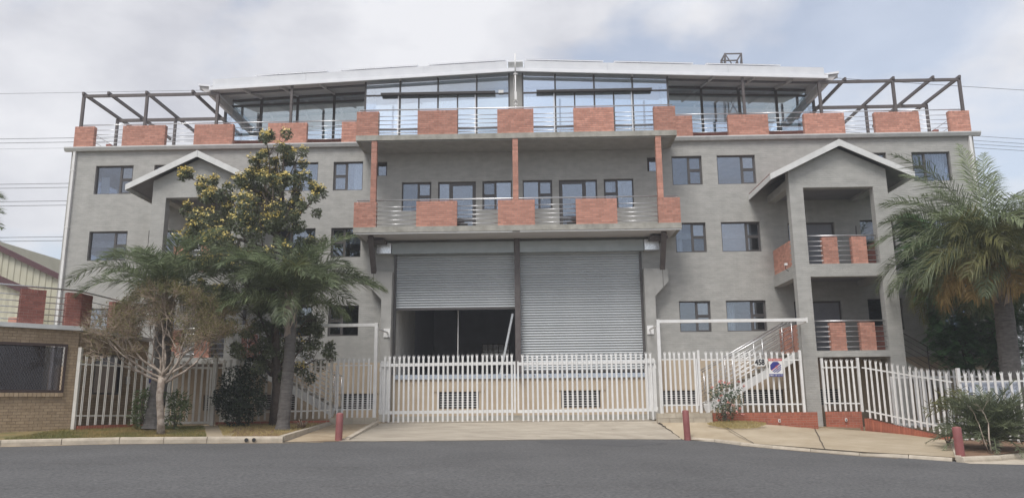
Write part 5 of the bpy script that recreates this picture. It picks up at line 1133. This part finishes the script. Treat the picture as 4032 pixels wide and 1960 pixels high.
# ---- bare, mottled tree on the verge
rg = random.Random(12); BT = thing('bare_tree', 'nearly leafless tree with mottled pale trunk on the grass verge', 'tree', (-10.1, 22.3, .85))
tb = MB(); tips = []; base = Vector((-10.08, 22.3, .78)); fork = Vector((-10.2, 22.35, 2.42))
tb.tube([base, Vector((-10.12, 22.3, 1.2)), Vector((-10.22, 22.32, 1.9)), fork], [.125, .10, .10, .11], 10)
for (dx, dy, dz, L) in ((-1.3, .1, .45, .95), (-.9, -.3, .8, .9), (-.5, .3, 1.1, .9), (-.15, -.2, 1.3, .95), (.2, .3, 1.3, .95), (.5, -.2, 1.05, .9), (.95, .2, .75, .95), (1.35, -.1, .42, .9), (-.7, .6, .5, .85), (.6, -.6, .6, .8), (-1.1, -.4, .3, .8), (1.0, .5, .3, .85)):
    grow(tb, tips, fork+Vector((rg.uniform(-.05, .05), 0, rg.uniform(-.25, .1))), Vector((dx, dy, dz+.15)).normalized(), L*1.12, .045, 4, rg, .65, .26, 6, .10, (2, 3), .70)
tb.build('trunk', 'bark_pale', BT, smooth=True)
TW = MB(); LF = MB()
for (p, d, dep) in tips:
    if dep > 1: continue
    for k in range(8 if dep == 0 else 4):
        dd = (d+Vector((rg.gauss(0, .8), rg.gauss(0, .8), rg.gauss(.15, .6)))).normalized(); l = rg.uniform(.18, .5); q = p+dd*l*.5+Vector((rg.uniform(-.04, .04), 0, rg.uniform(-.02, .05))); TW.tube([p, q, p+dd*l], [.0045, .0035, .002], 3, cap=False)
        g_ = 1 if (p.x > -10.0 and p.z > 3.3) or p.z > 4.8 else .40
        for j in range(int(9*g_*rg.random()+.3)): leaf(LF, p+dd*l*rg.uniform(.2, 1.1)+Vector((rg.gauss(0, .05), rg.gauss(0, .05), rg.gauss(0, .05))), rg.uniform(.05, .09), rg.uniform(.02, .03), rg, .1)
TW.build('twigs', 'twig', BT, kind='stuff'); LF.build('crown', 'leaf_olive', BT)
# ---- shrubs
def shrub(name, label, cat, base, blobs, y, m, nl, ll, lw, seed, yr=.35, stems=8, sm='bark', hang=.2):
    rg = random.Random(seed); S = thing(name, label, cat, base); b = MB(); st = MB()
    for (x, z, r_) in blobs:
        c = Vector((x, y+rg.uniform(-yr, yr), z)); st.tube([base, Vector(base).lerp(c, .5)+Vector((rg.uniform(-.1, .1), rg.uniform(-.1, .1), .05)), c], [.02, .014, .006], 5)
        for k in range(int(nl*(r_/.5)**2)): leaf(b, blob_pt(c, r_, rg, .45), ll*rg.uniform(.7, 1.2), lw*rg.uniform(.7, 1.2), rg, hang)
    st.build('stems', sm, S); b.build('foliage', m, S); return S
shrub('shrub', 'dense dark green shrub between the pedestrian gate and ringed palm', 'shrub', (-9.15, 25.7, .95), [(-9.3, 2.38, .55), (-9.0, 1.85, .62), (-9.4, 1.72, .55), (-8.77, 2.4, .5), (-9.11, 1.33, .5), (-9.6, 1.86, .4), (-8.6, 1.7, .45), (-8.8, 2.9, .4)], 25.7, 'leaf_dark', 620, .10, .055, 61)
shrub('shrub', 'low broad leaved green plant at the foot of the ringed palm', 'plant', (-11.2, 23.6, .93), [(-11.45, 1.74, .23), (-11.45, 1.39, .28), (-11.3, 1.98, .17), (-11.5, 1.15, .2)], 23.55, 'leaf_strap', 420, .22, .04, 62, .15)
shrub('shrub', 'low broad leaved green plant between bare tree trunk and pedestrian gate', 'plant', (-10.5, 24.0, .93), [(-10.5, 1.85, .26), (-10.35, 1.49, .28), (-10.55, 1.14, .23), (-10.2, 1.7, .2)], 23.9, 'leaf_strap', 420, .22, .04, 63, .15)
RS = shrub('rose_bush', 'rose bush with pink blooms in front of the brick plinth', 'bush', (7.05, 26.95, .86), [(7.12, 1.9, .34), (6.9, 1.57, .34), (7.3, 1.5, .37), (7.08, 1.17, .34), (7.45, 1.77, .23), (6.79, 1.91, .2), (7.0, 2.1, .15), (7.3, 2.1, .12), (7.6, 2.0, .1)], 26.92, 'leaf_rose', 330, .075, .05, 64, .15)
rg = random.Random(65)
for k, (x, z) in enumerate(((6.62, 2.05), (6.95, 2.26), (7.07, 2.21), (7.2, 2.18), (7.55, 2.24), (7.68, 2.08), (6.9, 1.78), (7.14, 1.55), (7.08, 1.18), (7.42, 1.22), (6.82, 1.62), (7.62, 1.14), (7.3, 1.45), (6.88, 2.22), (7.5, 1.35))):
    b = MB(); c = Vector((x, 26.70+rg.uniform(-.08, .06), z))
    for j in range(14):
        leaf(b, c+Vector((rg.gauss(0, .012), rg.gauss(0, .012), rg.gauss(0, .012))), rg.uniform(.045, .07), rg.uniform(.04, .06), rg, -.3)
    b.build('bloom', 'pink', RS)
# cycad with stiff spiky fronds
CY = thing('cycad', 'spiky grey green cycad in the red soil bed beside the bollard', 'plant', (13.05, 21.9, .2)); rg = random.Random(71)
MB().tube([(13.05, 21.9, .15), (13.05, 21.9, .55)], [.16, .13], 10).build('trunk', 'bark', CY)
cm_ = [frond_mesh(1.45, .7+.25*k, 44, .30, .016, 400+k, vshape=.6, tipdroop=.05, start=.1).mesh('frond') for k in range(3)]
for m_ in cm_: m_.materials.append(M['frond_sage'])
for k in range(110):
    a = k*137.5; el = 6+74*((k+.5)/110)**.8+rg.uniform(-6, 6); o = link('frond', cm_[k % 3], CY); o.location = (13.05, 21.9, .5); s_ = rg.uniform(.95, 1.25); o.scale = (s_, s_, s_)
    o.rotation_euler = (Matrix.Rotation(R_(a), 3, 'Z') @ Matrix.Rotation(-R_(el), 3, 'Y') @ Matrix.Rotation(R_(rg.uniform(-20, 20)), 3, 'X')).to_euler()
shrub('shrub', 'yellowish green strappy plant between the cycad and stepped fence', 'plant', (12.5, 23.2, .28), [(12.55, 1.55, .28), (12.9, 1.65, .28), (12.3, 1.35, .2), (13.2, 1.6, .22)], 23.2, 'frond_olive', 330, .24, .03, 72, .2)
SP = thing('sapling', 'small bare pale sapling in front of the cycad', 'sapling', (12.3, 20.75, .2)); b = MB(); tips = []
b.tube([(12.32, 20.75, .15), (12.30, 20.75, .6), (12.34, 20.76, 1.0)], [.022, .018, .014], 6); grow(b, tips, Vector((12.34, 20.76, .95)), Vector((-.2, 0, 1)).normalized(), .35, .012, 2, random.Random(73), .7, .3, 4)
b.tube([(12.28, 20.76, .16), (12.18, 20.76, .5), (12.08, 20.74, .95)], [.014, .012, .008], 5); grow(b, tips, Vector((12.08, 20.74, .95)), Vector((-.5, 0, .8)).normalized(), .3, .009, 1, random.Random(74), .7, .3, 4); b.build('stem', 'bark_pale', SP, smooth=True)
# strap leaved aloe in the bed, tussocks
AL = thing('strap_plant', 'dried strap leaved plant at the foot of the palm by the bed border', 'plant', (-6.75, 25.1, .86)); b = MB(); rg = random.Random(81)
for k in range(34):
    a = rg.uniform(0, 6.28); l = rg.uniform(.3, .62); e = rg.uniform(.3, 1.2); d = Vector((math.cos(a)*math.cos(e), math.sin(a)*math.cos(e), math.sin(e))); p = Vector((-6.85, 25.1, .84)); s = Vector((-math.sin(a), math.cos(a), 0))*.018
    m_ = p+d*l*.6; t = p+d*l+Vector((0, 0, -.18*l)); o = len(b.v); b.v += [tuple(p-s), tuple(p+s), tuple(m_+s), tuple(m_-s), tuple(t)]; b.f += [(o, o+1, o+2, o+3), (o+3, o+2, o+4)]
b.build('leaves', 'twig', AL)
def grass(name, polys, n, hmin, hmax, m, seed, label=None, dens=None):
    rg = random.Random(seed); b = MB(); tris = []
    for P in polys:
        for i in range(1, len(P)-1): tris.append((Vector(P[0]), Vector(P[i]), Vector(P[i+1])))
    ar = [((t[1]-t[0]).cross(t[2]-t[0])).length/2 for t in tris]
    for k in range(n):
        t = rg.choices(tris, ar)[0]; u, v = rg.random(), rg.random()
        if u+v > 1: u, v = 1-u, 1-v
        p = t[0]+(t[1]-t[0])*u+(t[2]-t[0])*v
        a = rg.uniform(0, 6.28); h = rg.uniform(hmin, hmax); w = Vector((math.cos(a), math.sin(a), 0))*.006; e = p+Vector((rg.gauss(0, .5)*h, rg.gauss(0, .5)*h, h))
        o = len(b.v); b.v += [tuple(p-w-Vector((0, 0, .01))), tuple(p+w-Vector((0, 0, .01))), tuple(e)]; b.f.append((o, o+1, o+2))
    o = tag(b.build(name, m), label, 'grass'); o['kind'] = 'stuff'; return o
qd = [[verge_b.v[i] for i in f] for f in verge_b.f]
grass('grass', qd[5:], 26000, .03, .075, 'blade', 91, 'short patchy green and brown grass on the verge')
grass('dry_grass', [bed_pts], 7000, .03, .09, 'dryblade', 92, 'dry yellow grass covering the palm bed')
gt = []
for k in range(14): a = 2*math.pi*k/14; gt.append((7.35+.95*math.cos(a)*(1+.15*math.sin(3*a)), 26.45+.42*math.sin(a), .825+.115*math.sin(a)))
grass('dry_grass', [gt], 6000, .015, .045, 'dryblade', 93, 'dead yellow grass tuft on the pavement below the rose bush')

# ================================================================== HAZE (veil added to lift the dark tones)
hz = bpy.data.materials.new('veil_haze'); hz.use_nodes = True; hn = hz.node_tree.nodes; hl = hz.node_tree.links
hn.remove(hn['Principled BSDF']); pvn = hn.new('ShaderNodeVolumePrincipled'); pvn.inputs['Color'].default_value = (0.93, 0.95, 1.0, 1); pvn.inputs['Density'].default_value = 0.0016; pvn.inputs['Anisotropy'].default_value = 0.2
hl.new(pvn.outputs['Volume'], hn['Material Output'].inputs['Volume'])
MB().box(-310, 310, -310, 310, -4.6, 36).build('haze', hz, kind='stuff')
